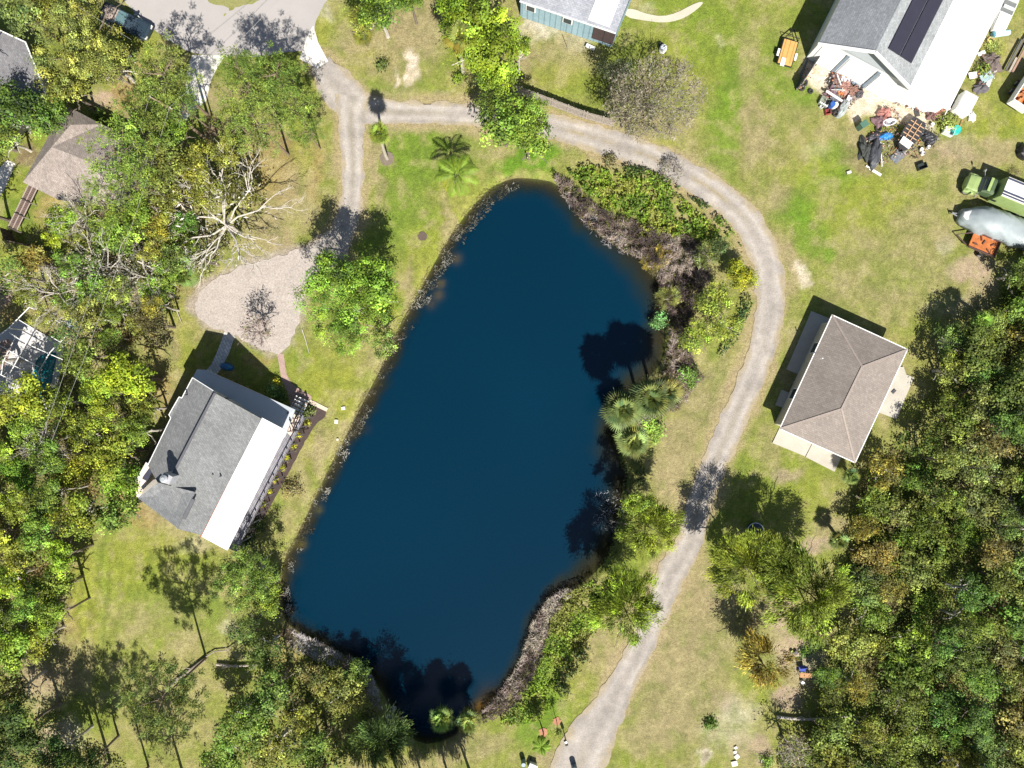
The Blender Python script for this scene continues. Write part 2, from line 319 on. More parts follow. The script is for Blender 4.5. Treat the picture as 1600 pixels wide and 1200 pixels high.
def paint(X, Y):
    """ground cover colour for world X, Y"""
    px = X / MPP + 800; py = 600 - Y / MPP
    wx = px + (vnoise(X, Y, 3.0, 11) - .5) * 34 + (vnoise(X, Y, .9, 12, 2) - .5) * 14
    wy = py + (vnoise(X, Y, 3.0, 13) - .5) * 34 + (vnoise(X, Y, .9, 14, 2) - .5) * 14
    n1 = vnoise(X, Y, 9.0, 21); n2 = vnoise(X, Y, 2.2, 22)
    f = np.clip((n1 - .5) * 2.2 + (n2 - .5) * 1.6 + .5, 0, 1)[..., None]
    col = np.array((.245, .222, .088)) * (1 - f) + np.array((.168, .200, .042)) * f
    for (bx, by, rx, ry, k, s) in BLOBS:
        d = np.hypot((wx - bx) / rx, (wy - by) / ry)
        a = (s * (1 - sst(d, .45, 1.25)))[..., None]
        col = col * (1 - a) + np.array(COLS[k]) * a
    # mottling: dry tufts and greener tufts
    n3 = vnoise(X, Y, 1.1, 31, 3); n4 = vnoise(X, Y, .55, 32, 2)
    a = (np.clip((n3 - .54) * 5, 0, 1) * .5)[..., None]; col = col * (1 - a) + np.array((.30, .26, .13)) * a
    a = (np.clip((.45 - n3) * 5, 0, 1) * .4)[..., None]; col = col * (1 - a) + np.array((.11, .15, .035)) * a
    col *= 1.06 * (1 + (n4 - .5) * .42)[..., None]
    gr_ = np.clip((col[..., 1] - col[..., 0] * .9) * 12, 0, 1); col[..., 2] *= 1 - .30 * gr_
    mow = np.exp(-((px - 135) / 75) ** 2 - ((py - 930) / 150) ** 2); col *= (1 + .16 * mow * np.sin((wx + (py - 900) * .12) * .32))[..., None]
    mow = np.exp(-((px - 690) / 90) ** 2 - ((py - 300) / 110) ** 2); col *= (1 + .06 * mow * np.sin((wx + wy * .55) * .30))[..., None]
    # worn margins beside the drives
    P = lambda L: [((a - 800) * MPP, (600 - b) * MPP) for a, b in L]
    dl = np.minimum(distline(X, Y, P(LOOP)), distline(X, Y, P(SPUR)))
    a = ((1 - sst(dl + (n2 - .5) * 1.8, 1.5, 2.7)) * .75)[..., None]; col = col * (1 - a) + np.array((.33, .26, .15)) * a
    pk = P(PARK); dk = np.where(inside(X, Y, pk), -1, 1) * distline(X, Y, pk, True)
    a = ((1 - sst(dk + (n2 - .5) * 1.6, -.2, 1.0)) * .85)[..., None]; col = col * (1 - a) + np.array((.33, .275, .235)) * a
    # pond bank: mud
    pp = P(pond); dp = distline(X, Y, pp, True); ins = inside(X, Y, pp); sd = np.where(ins, -dp, dp)
    a = ((1 - sst(sd + (n2 - .5) * .8, -.5, .2)) * .9)[..., None]; col = col * (1 - a) + np.array((.075, .055, .03)) * a
    return col, sd

def set_col(me, col, name='Col'):
    at = me.attributes.new(name, 'FLOAT_COLOR', 'POINT')
    c = np.ones((len(me.vertices), 4), np.float32); c[:, :3] = col
    at.data.foreach_set('color', c.ravel())
def np_mesh(name, v, f, mat, smooth=False):
    """v (N,3); f (F,k) int"""
    me = bpy.data.meshes.new(name); n = len(v); F, k = f.shape
    me.vertices.add(n); me.vertices.foreach_set('co', v.astype(np.float32).ravel())
    me.loops.add(F * k); me.loops.foreach_set('vertex_index', f.astype(np.int32).ravel())
    me.polygons.add(F); me.polygons.foreach_set('loop_start', np.arange(0, F * k, k, dtype=np.int32))
    me.polygons.foreach_set('loop_total', np.full(F, k, dtype=np.int32))
    if smooth: me.polygons.foreach_set('use_smooth', np.ones(F, bool))
    me.materials.append(mat); me.update(calc_edges=True); return me
def link(name, me, parent=None, color=None):
    o = bpy.data.objects.new(name, me); C.objects.link(o)
    if parent is not None: o.parent = parent
    if color: o.color = (*color, 1)
    return o
def grid(xs, ys, z, keep=None):
    X, Y = np.meshgrid(xs, ys); n, m = X.shape
    idx = np.arange(n * m).reshape(n, m)
    f = np.stack([idx[:-1, :-1], idx[:-1, 1:], idx[1:, 1:], idx[1:, :-1]], -1).reshape(-1, 4)
    v = np.stack([X, Y, z], -1).reshape(-1, 3)
    if keep is not None:
        kf = keep.reshape(-1)[f].all(1); f = f[kf]; u = np.unique(f); mp = -np.ones(n * m, int); mp[u] = np.arange(len(u)); return v[u], mp[f], u
    return v, f, None

# ------------------------------------------------------------------ the ground sheet
ext = [70, 80, 100, 140, 220, 400, 800]
xs = np.concatenate([[-e for e in ext[::-1]], np.arange(-62, 62.01, .25), ext])
ys = np.concatenate([[-e for e in ext[::-1]], np.arange(-48, 48.01, .25), ext])
X, Y = np.meshgrid(xs, ys)
col, sd = paint(X, Y)
Z = (vnoise(X, Y, 4, 41, 3) - .5) * .10
bank = sst(-sd, -.9, 1.0)
Z = Z * (1 - bank) + (-1.15) * bank - 1.2 * sst(-sd, 1, 7)
Z = np.where(sd > 0.9, np.maximum(Z, -.05) - .02, Z)
v, f, _ = grid(xs, ys, Z)
gm = np_mesh('ground', v, f, VC('grass_and_soil', var=.48, scales=(2.6, 9.0), bump=.6), True); set_col(gm, col.reshape(-1, 3))
tag(link('ground', gm), kind='structure')

# ------------------------------------------------------------------ water
wxs = np.arange(-28, 20, .4); wys = np.arange(-42, 25, .4); WX, WY = np.meshgrid(wxs, wys)
pw = [((a - 800) * MPP, (600 - b) * MPP) for a, b in pond]
dd = distline(WX, WY, pw, True); ii = inside(WX, WY, pw); wsd = np.where(ii, dd, -dd)
v, f, u = grid(wxs, wys, np.full(WX.shape, WL), wsd > -1.0)
wm = bpy.data.materials.new('pond_water'); wm.use_nodes = True; t = wm.node_tree; b = t.nodes['Principled BSDF']
oc = objcoord(t)
at = t.nodes.new('ShaderNodeAttribute'); at.attribute_name = 'Col'
t.links.new(mul(t, at.outputs['Color'], nz(t, oc, 8, 5, .9, .60, 1.40)), b.inputs['Base Color'])
b.inputs['Roughness'].default_value = .08; b.inputs['IOR'].default_value = 1.33
bp = t.nodes.new('ShaderNodeBump'); bp.inputs['Strength'].default_value = .3; bp.inputs['Distance'].default_value = .025
t.links.new(nz(t, oc, 3.2, 5, .7), bp.inputs['Height']); t.links.new(bp.outputs[0], b.inputs['Normal'])
al = t.nodes.new('ShaderNodeAttribute'); al.attribute_name = 'clarity'
t.links.new(al.outputs['Fac'], b.inputs['Alpha'])
wme = np_mesh('water', v, f, wm, True)
ws = wsd.reshape(-1)[u]; vx = v[:, 0]; vy = v[:, 1]
east = sst(vx / 1.0 - 0 * vy, -6, 12) 
nn = vnoise(vx, vy, 2.5, 55)
reach = 1.5 + 2.2 * east
k = sst(ws + (nn - .5) * 2.2, .0, reach)[:, None]
deep = np.array((.0008, .0172, .0365)); shal = np.array((.020, .019, .010)); mid = np.array((.009, .018, .021))
cw = np.where(k < .5, shal * (1 - 2 * k) + mid * 2 * k, mid * (2 - 2 * k) + deep * (2 * k - 1))
cw *= (1 + (vnoise(vx, vy, 14, 56, 2) - .5) * .22)[:, None]
for (bx, by, r, c, s) in ((750, 1106, 7, (.22, .11, .01), .7), (765, 1095, 22, (.035, .022, .006), .6), (468, 852, 8, (.13, .10, .012), .7), (453, 880, 14, (.04, .03, .008), .5), (712, 403, 8, (.08, .06, .025), .6), (688, 442, 6, (.12, .085, .02), .6), (684, 460, 8, (.08, .06, .025), .6), (496, 798, 6, (.1, .09, .02), .6), (672, 474, 8, (.06, .045, .02), .5), (570, 670, 8, (.03, .025, .015), .3)):
    a = (s * np.exp(-(((vx - (bx - 800) * MPP) ** 2 + (vy - (600 - by) * MPP) ** 2) / (r * MPP) ** 2)))[:, None]; cw = cw * (1 - a) + np.array(c) * a
set_col(wme, cw)
ca = wme.attributes.new('clarity', 'FLOAT', 'POINT'); ca.data.foreach_set('value', np.clip(.45 + ws * .28, .45, 1).astype(np.float32))
tag(link('water', wme), kind='structure')

# ------------------------------------------------------------------ drives, paths and paved sheets
GRAVEL = VC('gravel', var=.26, scales=(1.3, 8.0), bump=.4)
def strip(name, line, wd, z, colf, label_kind='structure', rag=.10, cols=13, seed=1):
    n = len(line); pts = [(a, b, c) for (a, b), c in zip(line, wd)]
    # catmull-rom resample
    out = []
    for i in range(n - 1):
        p0 = np.array(pts[max(i - 1, 0)]); p1 = np.array(pts[i]); p2 = np.array(pts[i + 1]); p3 = np.array(pts[min(i + 2, n - 1)])
        m = max(2, int(np.hypot(*(p2 - p1)[:2]) / 5))
        for j in range(m):
            s = j / m; out.append(.5 * (2 * p1 + (p2 - p0) * s + (2 * p0 - 5 * p1 + 4 * p2 - p3) * s * s + (3 * p1 - p0 - 3 * p2 + p3) * s ** 3))
    out.append(np.array(pts[-1], float)); out = np.array(out)
    xy = np.stack([(out[:, 0] - 800) * MPP, (600 - out[:, 1]) * MPP], -1); hw = out[:, 2] * MPP / 2
    tg = np.gradient(xy, axis=0); tg /= np.linalg.norm(tg, axis=1)[:, None]; nr = np.stack([-tg[:, 1], tg[:, 0]], -1)
    us = np.linspace(-1, 1, cols); r = np.random.RandomState(seed)
    V = []; U = []
    for i in range(len(xy)):
        for u in us:
            e = hw[i] + ((r.rand() - .5) * 2 * rag if abs(u) == 1 else 0) + .35 * (mnoise.noise(Vector((i * .22, u * 3, seed))))
            V.append((*(xy[i] + nr[i] * u * e), z)); U.append(u)
    V = np.array(V); U = np.array(U); m = len(xy); idx = np.arange(m * cols).reshape(m, cols)
    f = np.stack([idx[:-1, :-1], idx[1:, :-1], idx[1:, 1:], idx[:-1, 1:]], -1).reshape(-1, 4)
    me = np_mesh(name, V, f, GRAVEL); set_col(me, colf(V[:, 0], V[:, 1], U)); return me
def gravel_col(x, y, u, base=(.340, .308, .275)):
    n = vnoise(x, y, 1.6, 61); n2 = vnoise(x, y, 6, 62)
    c = np.array(base) * (1 + (n - .5)[:, None] * .5 + (n2 - .5)[:, None] * .25)
    tr = np.exp(-((np.abs(u) - .5) / .22) ** 2); c = c * (.88 + .19 * tr[:, None]); mid_ = (np.exp(-(u / .2) ** 2) * np.clip((n2 - .42) * 3.5, 0, 1) * .45)[:, None]; c = c * (1 - mid_) + np.array((.23, .20, .13)) * mid_; pot = (np.clip((vnoise(x, y, .9, 71, 2) - .66) * 6, 0, 1) * .35)[:, None]; c = c * (1 - pot) + np.array((.20, .18, .155)) * pot
    px = x / MPP + 800; py = 600 - y / MPP
    two = sst(px, 860, 900) * (1 - sst(py, 300, 360)) * (py < 400)
    a = (np.exp(-(u / .16) ** 2) * two * np.clip((n - .3) * 3, 0, 1) * .75)[:, None]
    c = c * (1 - a) + np.array((.27, .22, .12)) * a
    a = (sst(np.abs(u) + (n - .5) * .9, .62, 1.0) * .8)[:, None]; c = c * (1 - a) + np.array((.31, .255, .16)) * a
    return c
tag(link('gravel_driveway', strip('gravel_driveway', LOOP, LOOPW, .020, gravel_col, seed=3)), kind='structure')
tag(link('gravel_spur', strip('gravel_spur', SPUR, SPURW, .026, gravel_col, seed=4)), kind='structure')

def sheet(name, poly_px, z, mat, kind='structure', rag=.0, color=None, label=None, cat=None, colf=None, smooth_it=0, holes=None):
    """flat area as a fine grid clipped to its outline (ragged) or a plain polygon"""
    if smooth_it: poly_px = smooth_poly(poly_px, smooth_it)
    pw = [((a - 800) * MPP, (600 - b) * MPP) for a, b in poly_px]
    from mathutils.geometry import tessellate_polygon
    if rag:
        q = []
        for i in range(len(pw)):
            a = Vector(pw[i]); b2 = Vector(pw[(i + 1) % len(pw)]); m = max(1, int((b2 - a).length / .4))
            for j in range(m):
                p = a.lerp(b2, j / m); q.append((p.x + random.uniform(-rag, rag), p.y + random.uniform(-rag, rag)))
        pw = q
    a_ = sum(pw[i][0] * pw[(i + 1) % len(pw)][1] - pw[(i + 1) % len(pw)][0] * pw[i][1] for i in range(len(pw)))
    if a_ < 0: pw = pw[::-1]
    me = bpy.data.meshes.new(name)
    tri = tessellate_polygon([[Vector((x, y, 0)) for x, y in pw]])
    me.from_pydata([(x, y, z) for x, y in pw], [], [tuple(t_) for t_ in tri]); me.materials.append(mat); me.update()
    for p in me.polygons:
        if p.normal.z < 0: p.flip()
    if colf is not None:
        vv = np.array([(x, y) for x, y in pw]); set_col(me, colf(vv[:, 0], vv[:, 1]))
    o = link(name, me, None, color); return tag(o, label, cat, None, kind)
def flat_mat(name, c, var=.15, scales=(.5, 9.0), c2=None):
    m, t, b = nodes(name); oc = objcoord(t)
    mx = t.nodes.new('ShaderNodeMixRGB'); mx.inputs[1].default_value = (*c, 1); mx.inputs[2].default_value = (*(c2 or [x * .8 for x in c]), 1)
    t.links.new(nz(t, oc, scales[0], 6, .7), mx.inputs[0])
    t.links.new(mul(t, mx.outputs[0], nz(t, oc, scales[1], 4, .75, 1 - var, 1 + var)), b.inputs['Base Color']); b.inputs['Roughness'].default_value = .95
    return m
GR2 = flat_mat('parking_gravel', (.40, .352, .315), .4, (.6, 6), (.30, .262, .232))
sheet('gravel_parking', PARK, .032, GR2, rag=.18, smooth_it=1)
sheet('road', ROAD, .010, flat_mat('worn_asphalt', (.36, .335, .32), .08, (.25, 10), (.31, .29, .275)), rag=.06, smooth_it=1)
sheet('road_island', ISLAND, .016, flat_mat('island_grass', (.17, .20, .05), .3, (.4, 5), (.24, .21, .09)), rag=.12, smooth_it=1)
CWHT = flat_mat('pale_concrete', (.62, .59, .54), .06, (.4, 8), (.54, .51, .46))
sheet('concrete_apron', [(468, 92), (484, 48), (490, 40), (497, 66), (513, 96), (496, 108)], .036, CWHT)
sheet('concrete_driveway', [(300, 86), (352, 87), (340, 105), (330, 125), (322, 158), (300, 176), (272, 215), (262, 205), (290, 160), (290, 120)], .020, CWHT)
sheet('concrete_footpath', [(-30, 300), (-20, 270), (0, 262), (12, 250), (24, 256), (10, 290), (-30, 360)], .020, CWHT)
sheet('neighbour_path', smooth_poly([(975, 14), (990, 14), (1010, 22), (1035, 26), (1058, 20), (1080, 8), (1096, 2), (1099, 6), (1080, 22), (1060, 32), (1036, 36), (1005, 32), (978, 27)], 1), .020, flat_mat('sandy_path', (.50, .46, .36), .08, (.8, 9)))
def brickmat(name, c1, c2, mort, w_, h_, ang=0, ms=.02):
    m, t, b = nodes(name); oc = objcoord(t); mp = t.nodes.new('ShaderNodeMapping'); mp.inputs['Rotation'].default_value = (0, 0, ang); t.links.new(oc, mp.inputs[0])
    br = t.nodes.new('ShaderNodeTexBrick'); br.inputs['Scale'].default_value = 1
    br.inputs['Color1'].default_value = (*c1, 1); br.inputs['Color2'].default_value = (*c2, 1); br.inputs['Mortar'].default_value = (*mort, 1)
    br.inputs['Brick Width'].default_value = w_; br.inputs['Row Height'].default_value = h_; br.inputs['Mortar Size'].default_value = ms
    t.links.new(mp.outputs[0], br.inputs[0]); t.links.new(mul(t, br.outputs[0], nz(t, oc, 1.2, 4, .7, .82, 1.18)), b.inputs['Base Color']); b.inputs['Roughness'].default_value = .9
    return m
PINK = brickmat('pink_pavers', (.36, .24, .21), (.42, .29, .25), (.25, .18, .15), .22, .12, .5)
sheet('brick_path', [(433, 554), (443, 552), (448, 585), (456, 600), (487, 619), (484, 634), (478, 640), (474, 634), (468, 640), (455, 640), (449, 612), (440, 592)], .024, PINK)
sheet('garden_step_path', [(485, 624), (513, 638), (510, 643), (482, 630)], .046, flat_mat('cream_concrete', (.60, .50, .38), .06))
PAV = brickmat('stone_pavers', (.44, .46, .48), (.60, .61, .62), (.3, .31, .32), .6, .3, 1.1, .03)
sheet('paved_walk', [(350, 521), (365, 531), (358, 552), (345, 577), (333, 592), (318, 584), (330, 570), (338, 553), (344, 538)], .024, PAV)
sheet('sunlit_walk_end', [(349, 522), (353, 516), (368, 527), (364, 533)], .03, CWHT)  # pale sheet added: sunlit end of the walk put into the colour
sheet('mulch_bed', [(482, 630), (510, 643), (509, 650), (494, 662), (480, 684), (465, 712), (440, 760), (414, 806), (385, 852), (366, 858), (395, 800), (430, 735), (455, 690), (470, 655)], .040, flat_mat('dark_mulch', (.075, .052, .045), .4, (2, 12), (.045, .03, .028)), rag=.05)
sheet("mulch_bed", [(322, 590), (340, 588), (458, 636), (452, 652), (390, 630)], .030, flat_mat('dark_mulch_b', (.07, .05, .04), .4, (2, 12)), rag=.05)
def disc_px(cx, cy, r, n=22): return [(cx + r * math.cos(6.2832 * i / n), cy + r * math.sin(6.2832 * i / n)) for i in range(n)]
MUL2 = flat_mat('grey_mulch', (.20, .165, .125), .25, (2, 12), (.13, .10, .075))
sheet('mulch_ring', disc_px(605, 248, 11), .03, MUL2, rag=.06)
sheet('mulch_patch', disc_px(660, 369, 7), .03, flat_mat('dark_soil', (.11, .08, .065), .3, (2, 12)), rag=.06)
RINGR = flat_mat('red_mulch', (.40, .19, .11), .3, (2, 12))
sheet('sapling_ring', disc_px(849, 1144, 7), .03, RINGR, rag=.07); sheet("sapling_ring", disc_px(870, 1127, 6.5), .03, RINGR, rag=.07)

# ------------------------------------------------------------------ foliage makers (real leaf faces)
def leafmesh(name, c, a, b_, up=.5, tint=None, axis=None, mat=LEAF, rs=RS, nb=None):
    """diamond leaves: centres c (N,3), half length a (N), half width b_ (N)"""
    n = len(c); nrm = rs.normal(size=(n, 3)); nrm[:, 2] = np.abs(nrm[:, 2]) + up
    if nb is not None: nrm = nrm * .55 + nb * 1.25
    nrm /= np.linalg.norm(nrm, axis=1)[:, None]
    ax = rs.normal(size=(n, 3)) if axis is None else axis + rs.normal(size=(n, 3)) * .25
    u = ax - nrm * (ax * nrm).sum(1)[:, None]
    if axis is not None:
        u = ax / np.linalg.norm(ax, axis=1)[:, None]; nrm = nrm - u * (nrm * u).sum(1)[:, None]; nrm /= np.linalg.norm(nrm, axis=1)[:, None] + 1e-9
    u /= np.linalg.norm(u, axis=1)[:, None] + 1e-9
    w_ = np.cross(nrm, u)
    a = np.broadcast_to(a, (n,))[:, None]; b_ = np.broadcast_to(b_, (n,))[:, None]
    v = np.stack([c - u * a, c + w_ * b_ + nrm * b_ * .3, c + u * a, c - w_ * b_ + nrm * b_ * .3], 1).reshape(-1, 3)
    f = np.arange(n * 4).reshape(n, 4)
    me = np_mesh(name, v, f, mat)
    if tint is None: tint = np.ones((n, 3))
    set_col(me, np.repeat(tint, 4, 0), 'tint'); return me
def tints(n, groups, k=.28, hue=.22, rs=RS, fine=.11):
    """clump-wise light and dark, greener and yellower"""
    g = groups.max() + 1; br = np.exp(rs.normal(0, k * 1.15, g)); h = rs.normal(0, hue, g)
    h = np.clip(h, -.3, .3); t = np.stack([br * (1 + h * .55), br * (1 + h * .05), br * (1 - h * .6)], -1)[groups]
    t *= np.exp(rs.normal(0, fine, n))[:, None]; return np.clip(t, .15, 3.2)
def crown_broad(R, seed, leaf=.17, dens=250, squash=.62, gaps=.0, droop=False, fine=False):
    rs = np.random.RandomState(seed); nl = int(7 + R * 1.8)
    lob = []
    for i in range(nl):
        a = 6.2832 * (i / nl) * 2.4 + rs.rand(); rr = R * (.15 + .55 * math.sqrt((i + .5) / nl)) ; lr = R * rs.uniform(.24, .42)
        rr = min(rr, R - lr * .7) * rs.uniform(.85, 1.12)
        lob.append((rr * math.cos(a), rr * math.sin(a), R * squash * rs.uniform(-.35, .55) * (1.1 - .6 * rr / R), lr))
    lob = np.array(lob)
    nc = int(14 * R * R ** .55 + 14); li = rs.choice(nl, nc, p=lob[:, 3] ** 2 / (lob[:, 3] ** 2).sum())
    d = rs.normal(size=(nc, 3)); d[:, 2] = d[:, 2] * .9 + .25; d /= np.linalg.norm(d, axis=1)[:, None]
    rad = lob[li, 3] * rs.uniform(.72, 1.12, nc)
    cc = lob[li, :3] + d * rad[:, None] * np.array((1, 1, .75))
    if gaps: cc = cc[rs.rand(nc) > gaps]; nc = len(cc)
    cr = rs.uniform(.28, .55, nc) * (1 + R * .04)
    N = int(dens * R * R); gi = rs.randint(0, nc, N)
    off = rs.normal(size=(N, 3)) * .62; off[:, 2] *= .6
    p = cc[gi] + off * cr[gi][:, None]
    nb = off / (np.linalg.norm(off, axis=1)[:, None] + 1e-6) * .8 + d[gi if not gaps else gi] * .6 if not gaps else off / (np.linalg.norm(off, axis=1)[:, None] + 1e-6) * .9
    nb[:, 2] += .35
    t = tints(N, gi, .52 if droop else .42, .16, rs)  # drooping crowns: stronger clump contrast paints in missing self-shadow
    ax = None
    if droop:
        ax = p.copy(); ax[:, 2] = -.3 * R; ax /= np.linalg.norm(ax, axis=1)[:, None]; ax = ax + rs.normal(size=ax.shape) * .2
        out = cc[gi] * np.array((1, 1, 0)); 
        p += (out / (np.linalg.norm(out, axis=1)[:, None] + 1e-6)) * (rs.rand(N) * cr[gi])[:, None] * 1.1
        p[:, 2] -= rs.rand(N) * cr[gi] * .5
    return leafmesh('crown', p, rs.uniform(.7, 1.3, N) * leaf * (1.35 if droop else 1), rs.uniform(.7, 1.2, N) * leaf * (.26 if droop else (.5 if fine else .68)), .5, t, ax, rs=rs, nb=None if droop else nb)
def crown_pine(R, seed, dens=720):
    rs = np.random.RandomState(seed); tc = []
    for i in range(int(12 + R * 6)):
        a = rs.rand() * 6.28; el = rs.uniform(-.25, .6); r0 = R * (.3 + .7 * math.sqrt(rs.rand()))
        c = np.array((r0 * math.cos(a), r0 * math.sin(a), R * el * (1.2 - r0 / R)))
        for j in range(int(rs.uniform(4, 9))):
            tc.append(c + rs.normal(size=3) * np.array((.55, .55, .28)) * (1 + R * .06))
    tc = np.array(tc); nt_ = len(tc); N = int(dens * R * R * .8); gi = rs.randint(0, nt_, N)
    d = rs.normal(size=(N, 3)); d /= np.linalg.norm(d, axis=1)[:, None]; rr = rs.uniform(.12, .42, N)
    p = tc[gi] + d * rr[:, None] * np.array((1.1, 1.1, .75))
    return leafmesh('crown', p, rs.uniform(.10, .17, N), rs.uniform(.03, .05, N), .5, tints(N, gi, .25, .14, rs), d, rs=rs)
def limbs(R, hc, seed, n=7, r=.16, sub=3, spread=.8, top=.4, levels=2):
    rs = random.Random(seed); mb = MB()
    def bend(a, b, r0, r1, k=3, wob=.12):
        a = Vector(a); b = Vector(b); L_ = (b - a).length; pr = a
        for i in range(1, k + 1):
            q = a.lerp(b, i / k) + (Vector((rs.uniform(-1, 1), rs.uniform(-1, 1), rs.uniform(-.4, .6))) * L_ * wob if i < k else Vector())
            mb.tube(pr, q, r0 + (r1 - r0) * (i - 1) / k, r0 + (r1 - r0) * i / k, 6, i == k); pr = q
        return pr
    base = Vector((0, 0, -.3)); fork = Vector((rs.uniform(-.2, .2), rs.uniform(-.2, .2), hc * .55))
    mb.tube((0, 0, -.3), (0, 0, .35), r * 1.5, r * 1.05, 8); bend((0, 0, .3), fork, r * 1.05, r * .8, 3, .03)
    def rec(p, d, l, r0, lv):
        q = p + d * l; q = bend(p, q, r0, r0 * .55, 3, .09)
        if lv <= 0: return
        for i in range(sub):
            nd = (d + Vector((rs.uniform(-1, 1), rs.uniform(-1, 1), rs.uniform(-.5, .5))) * .75).normalized()
            rec(p.lerp(q, rs.uniform(.5, 1)), nd, l * rs.uniform(.4, .65), r0 * .5, lv - 1)
    for i in range(n):
        a = 6.2832 * i / n + rs.uniform(-.3, .3); l = R * rs.uniform(.55, .85)
        rec(fork + Vector((0, 0, rs.uniform(0, hc * .2))), Vector((math.cos(a) * spread, math.sin(a) * spread, rs.uniform(.15, top + .3))).normalized(), l, r * .55, levels)
    return mb
def straight_trunk(R, hc, seed, r=.15):
    rs = random.Random(seed); mb = MB(); mb.tube((0, 0, -.3), (0, 0, .4), r * 1.4, r, 8, False); mb.tube((0, 0, .4), (.04, .03, hc * .6), r, r * .75, 8, False); mb.tube((.04, .03, hc * .6), (0, 0, hc * 1.08), r * .75, r * .25, 8)
    for i in range(11):
        a = i * 2.4 + rs.uniform(-.3, .3); z = hc * (.72 + .03 * i); d = Vector((math.cos(a), math.sin(a), .18)); L_ = R * rs.uniform(.5, .85); p = Vector((0, 0, z)); q = p + d * L_ * .5; e = q + (d + Vector((rs.uniform(-.4, .4), rs.uniform(-.4, .4), .1))) * L_ * .5
        mb.tube(p, q, r * .42, r * .28, 5, False); mb.tube(q, e, r * .28, r * .1, 5)
        for s_ in (-.5, .5): mb.tube(q, q + (d + Vector((-d.y, d.x, 0)) * s_ * 1.6) * L_ * .35, r * .2, r * .07, 5)
    return mb
def crown_twig(R, seed, dens=190, w_=.022, leafy=0):
    """leafless crown: fine twigs fanning outwards"""
    rs = np.random.RandomState(seed); nc = int(12 * R * R + 10)
    a = rs.rand(nc) * 6.28; r0 = R * np.sqrt(rs.rand(nc)) * .92 * (1 + .22 * np.sin(a * 3 + seed) * np.sin(a * 5 + 1.3)); z = R * .55 * (np.sqrt(np.clip(1 - (r0 / R) ** 2, 0, 1)) * rs.uniform(.0, 1, nc) - .2)
    cc = np.stack([r0 * np.cos(a), r0 * np.sin(a), z], -1) ; N = int(dens * R * R); gi = rs.randint(0, nc, N)
    p = cc[gi] + rs.normal(size=(N, 3)) * .34; d = p.copy(); d[:, 2] += R * .3; d /= np.linalg.norm(d, axis=1)[:, None]
    d = d + rs.normal(size=(N, 3)) * .95
    t = tints(N, gi, .25, .08, rs)
    if leafy:
        m = rs.rand(nc) < leafy; t[m[gi]] *= np.array((.62, .85, .35))
    L_ = rs.uniform(.10, .27, N); W_ = np.where(rs.rand(N) < .2 + leafy, .07, w_)
    return leafmesh('crown', p, L_, W_, .5, t, d, TWIG, rs=rs)
def crown_fan(R, seed, nf=30, nl=13, lift=.5):
    """fan palm: petioles with radiating drooping blades"""
    rs = np.random.RandomState(seed); V = []; F = []; T = []
    for i in range(nf):
        az = i * 2.399 + rs.rand() * .3; el = 1.25 - 2.25 * (i / nf) + rs.normal() * .08
        d = np.array((math.cos(az) * math.cos(el), math.sin(az) * math.cos(el), math.sin(el)))
        c = d * R * rs.uniform(.12, .42); side = np.array((-math.sin(az), math.cos(az), 0)); upv = np.cross(d, side); upv = -upv if upv[2] < 0 else upv
        br = math.exp(rs.normal(0, .4)) * (1.15 if el > .2 else .75); hue = rs.normal() * .12 + (.25 if i > nf * .85 else 0)
        b0 = len(V); V += [np.zeros(3) + side * .02, np.zeros(3) - side * .02, c - side * .02, c + side * .02]; F.append((b0, b0 + 1, b0 + 2, b0 + 3)); T += [(1.1, 1.1, .7)] * 4
        for j in range(nl):
            a = (j / (nl - 1) - .5) * 2.1; ld = d * math.cos(a) + side * math.sin(a); l = R * .68 * (1 - .30 * abs(a) / 1.05) * rs.uniform(.9, 1.08)
            wv = side * math.cos(a) - d * math.sin(a); wd = R * .030
            m = c + ld * l * .55 + upv * .02; e = c + ld * l - np.array((0, 0, l * .22 * rs.uniform(.3, 1.5)))
            b0 = len(V); V += [c, m - wv * wd, e, m + wv * wd]; F.append((b0, b0 + 1, b0 + 2, b0 + 3)); k = br * rs.uniform(.8, 1.25); T += [(k * (1 + hue), k, k * (1 - hue))] * 4
    me = np_mesh('crown', np.array(V), np.array(F), LEAF); set_col(me, np.array(T), 'tint'); return me
def crown_feather_palm(R, seed, nf=13):
    rs = np.random.RandomState(seed); V = []; F = []; T = []
    for i in range(nf):
        az = i * 2.399 + rs.rand() * .3; el0 = 1.1 - 1.0 * (i / nf); br = math.exp(rs.normal(0, .15)); yel = .9 if i >= nf - 2 else 0
        p = np.zeros(3); hd = np.array((math.cos(az), math.sin(az), 0)); side = np.array((-math.sin(az), math.cos(az), 0)); n = 15; el = el0
        for k in range(n):
            d = hd * math.cos(el) + np.array((0, 0, math.sin(el))); q = p + d * R * 1.25 / n; el -= .13
            b0 = len(V); V += [p + side * .03, p - side * .03, q - side * .02, q + side * .02]; F.append((b0, b0 + 1, b0 + 2, b0 + 3)); T += [(1, 1, .6)] * 4
            if k > 1:
                for s in (-1, 1):
                    for o in (0, .5):
                        c = p + (q - p) * o; l = R * .34 * math.sin(math.pi * min(1, (k + 2) / (n + 2))) * rs.uniform(.8, 1.15)
                        ld = side * s * .8 + d * .5 + np.array((0, 0, -.45)); e = c + ld * l; m = c + ld * l * .5; wv = d * .045
                        b0 = len(V); V += [c, m - wv, e, m + wv]; F.append((b0, b0 + 1, b0 + 2, b0 + 3)); kk = br * rs.uniform(.8, 1.2); T += [(kk * (1 + yel), kk * (1 + yel * .3), kk * .8)] * 4
            p = q
    me = np_mesh('crown', np.array(V), np.array(F), LEAF); set_col(me, np.array(T), 'tint'); return me

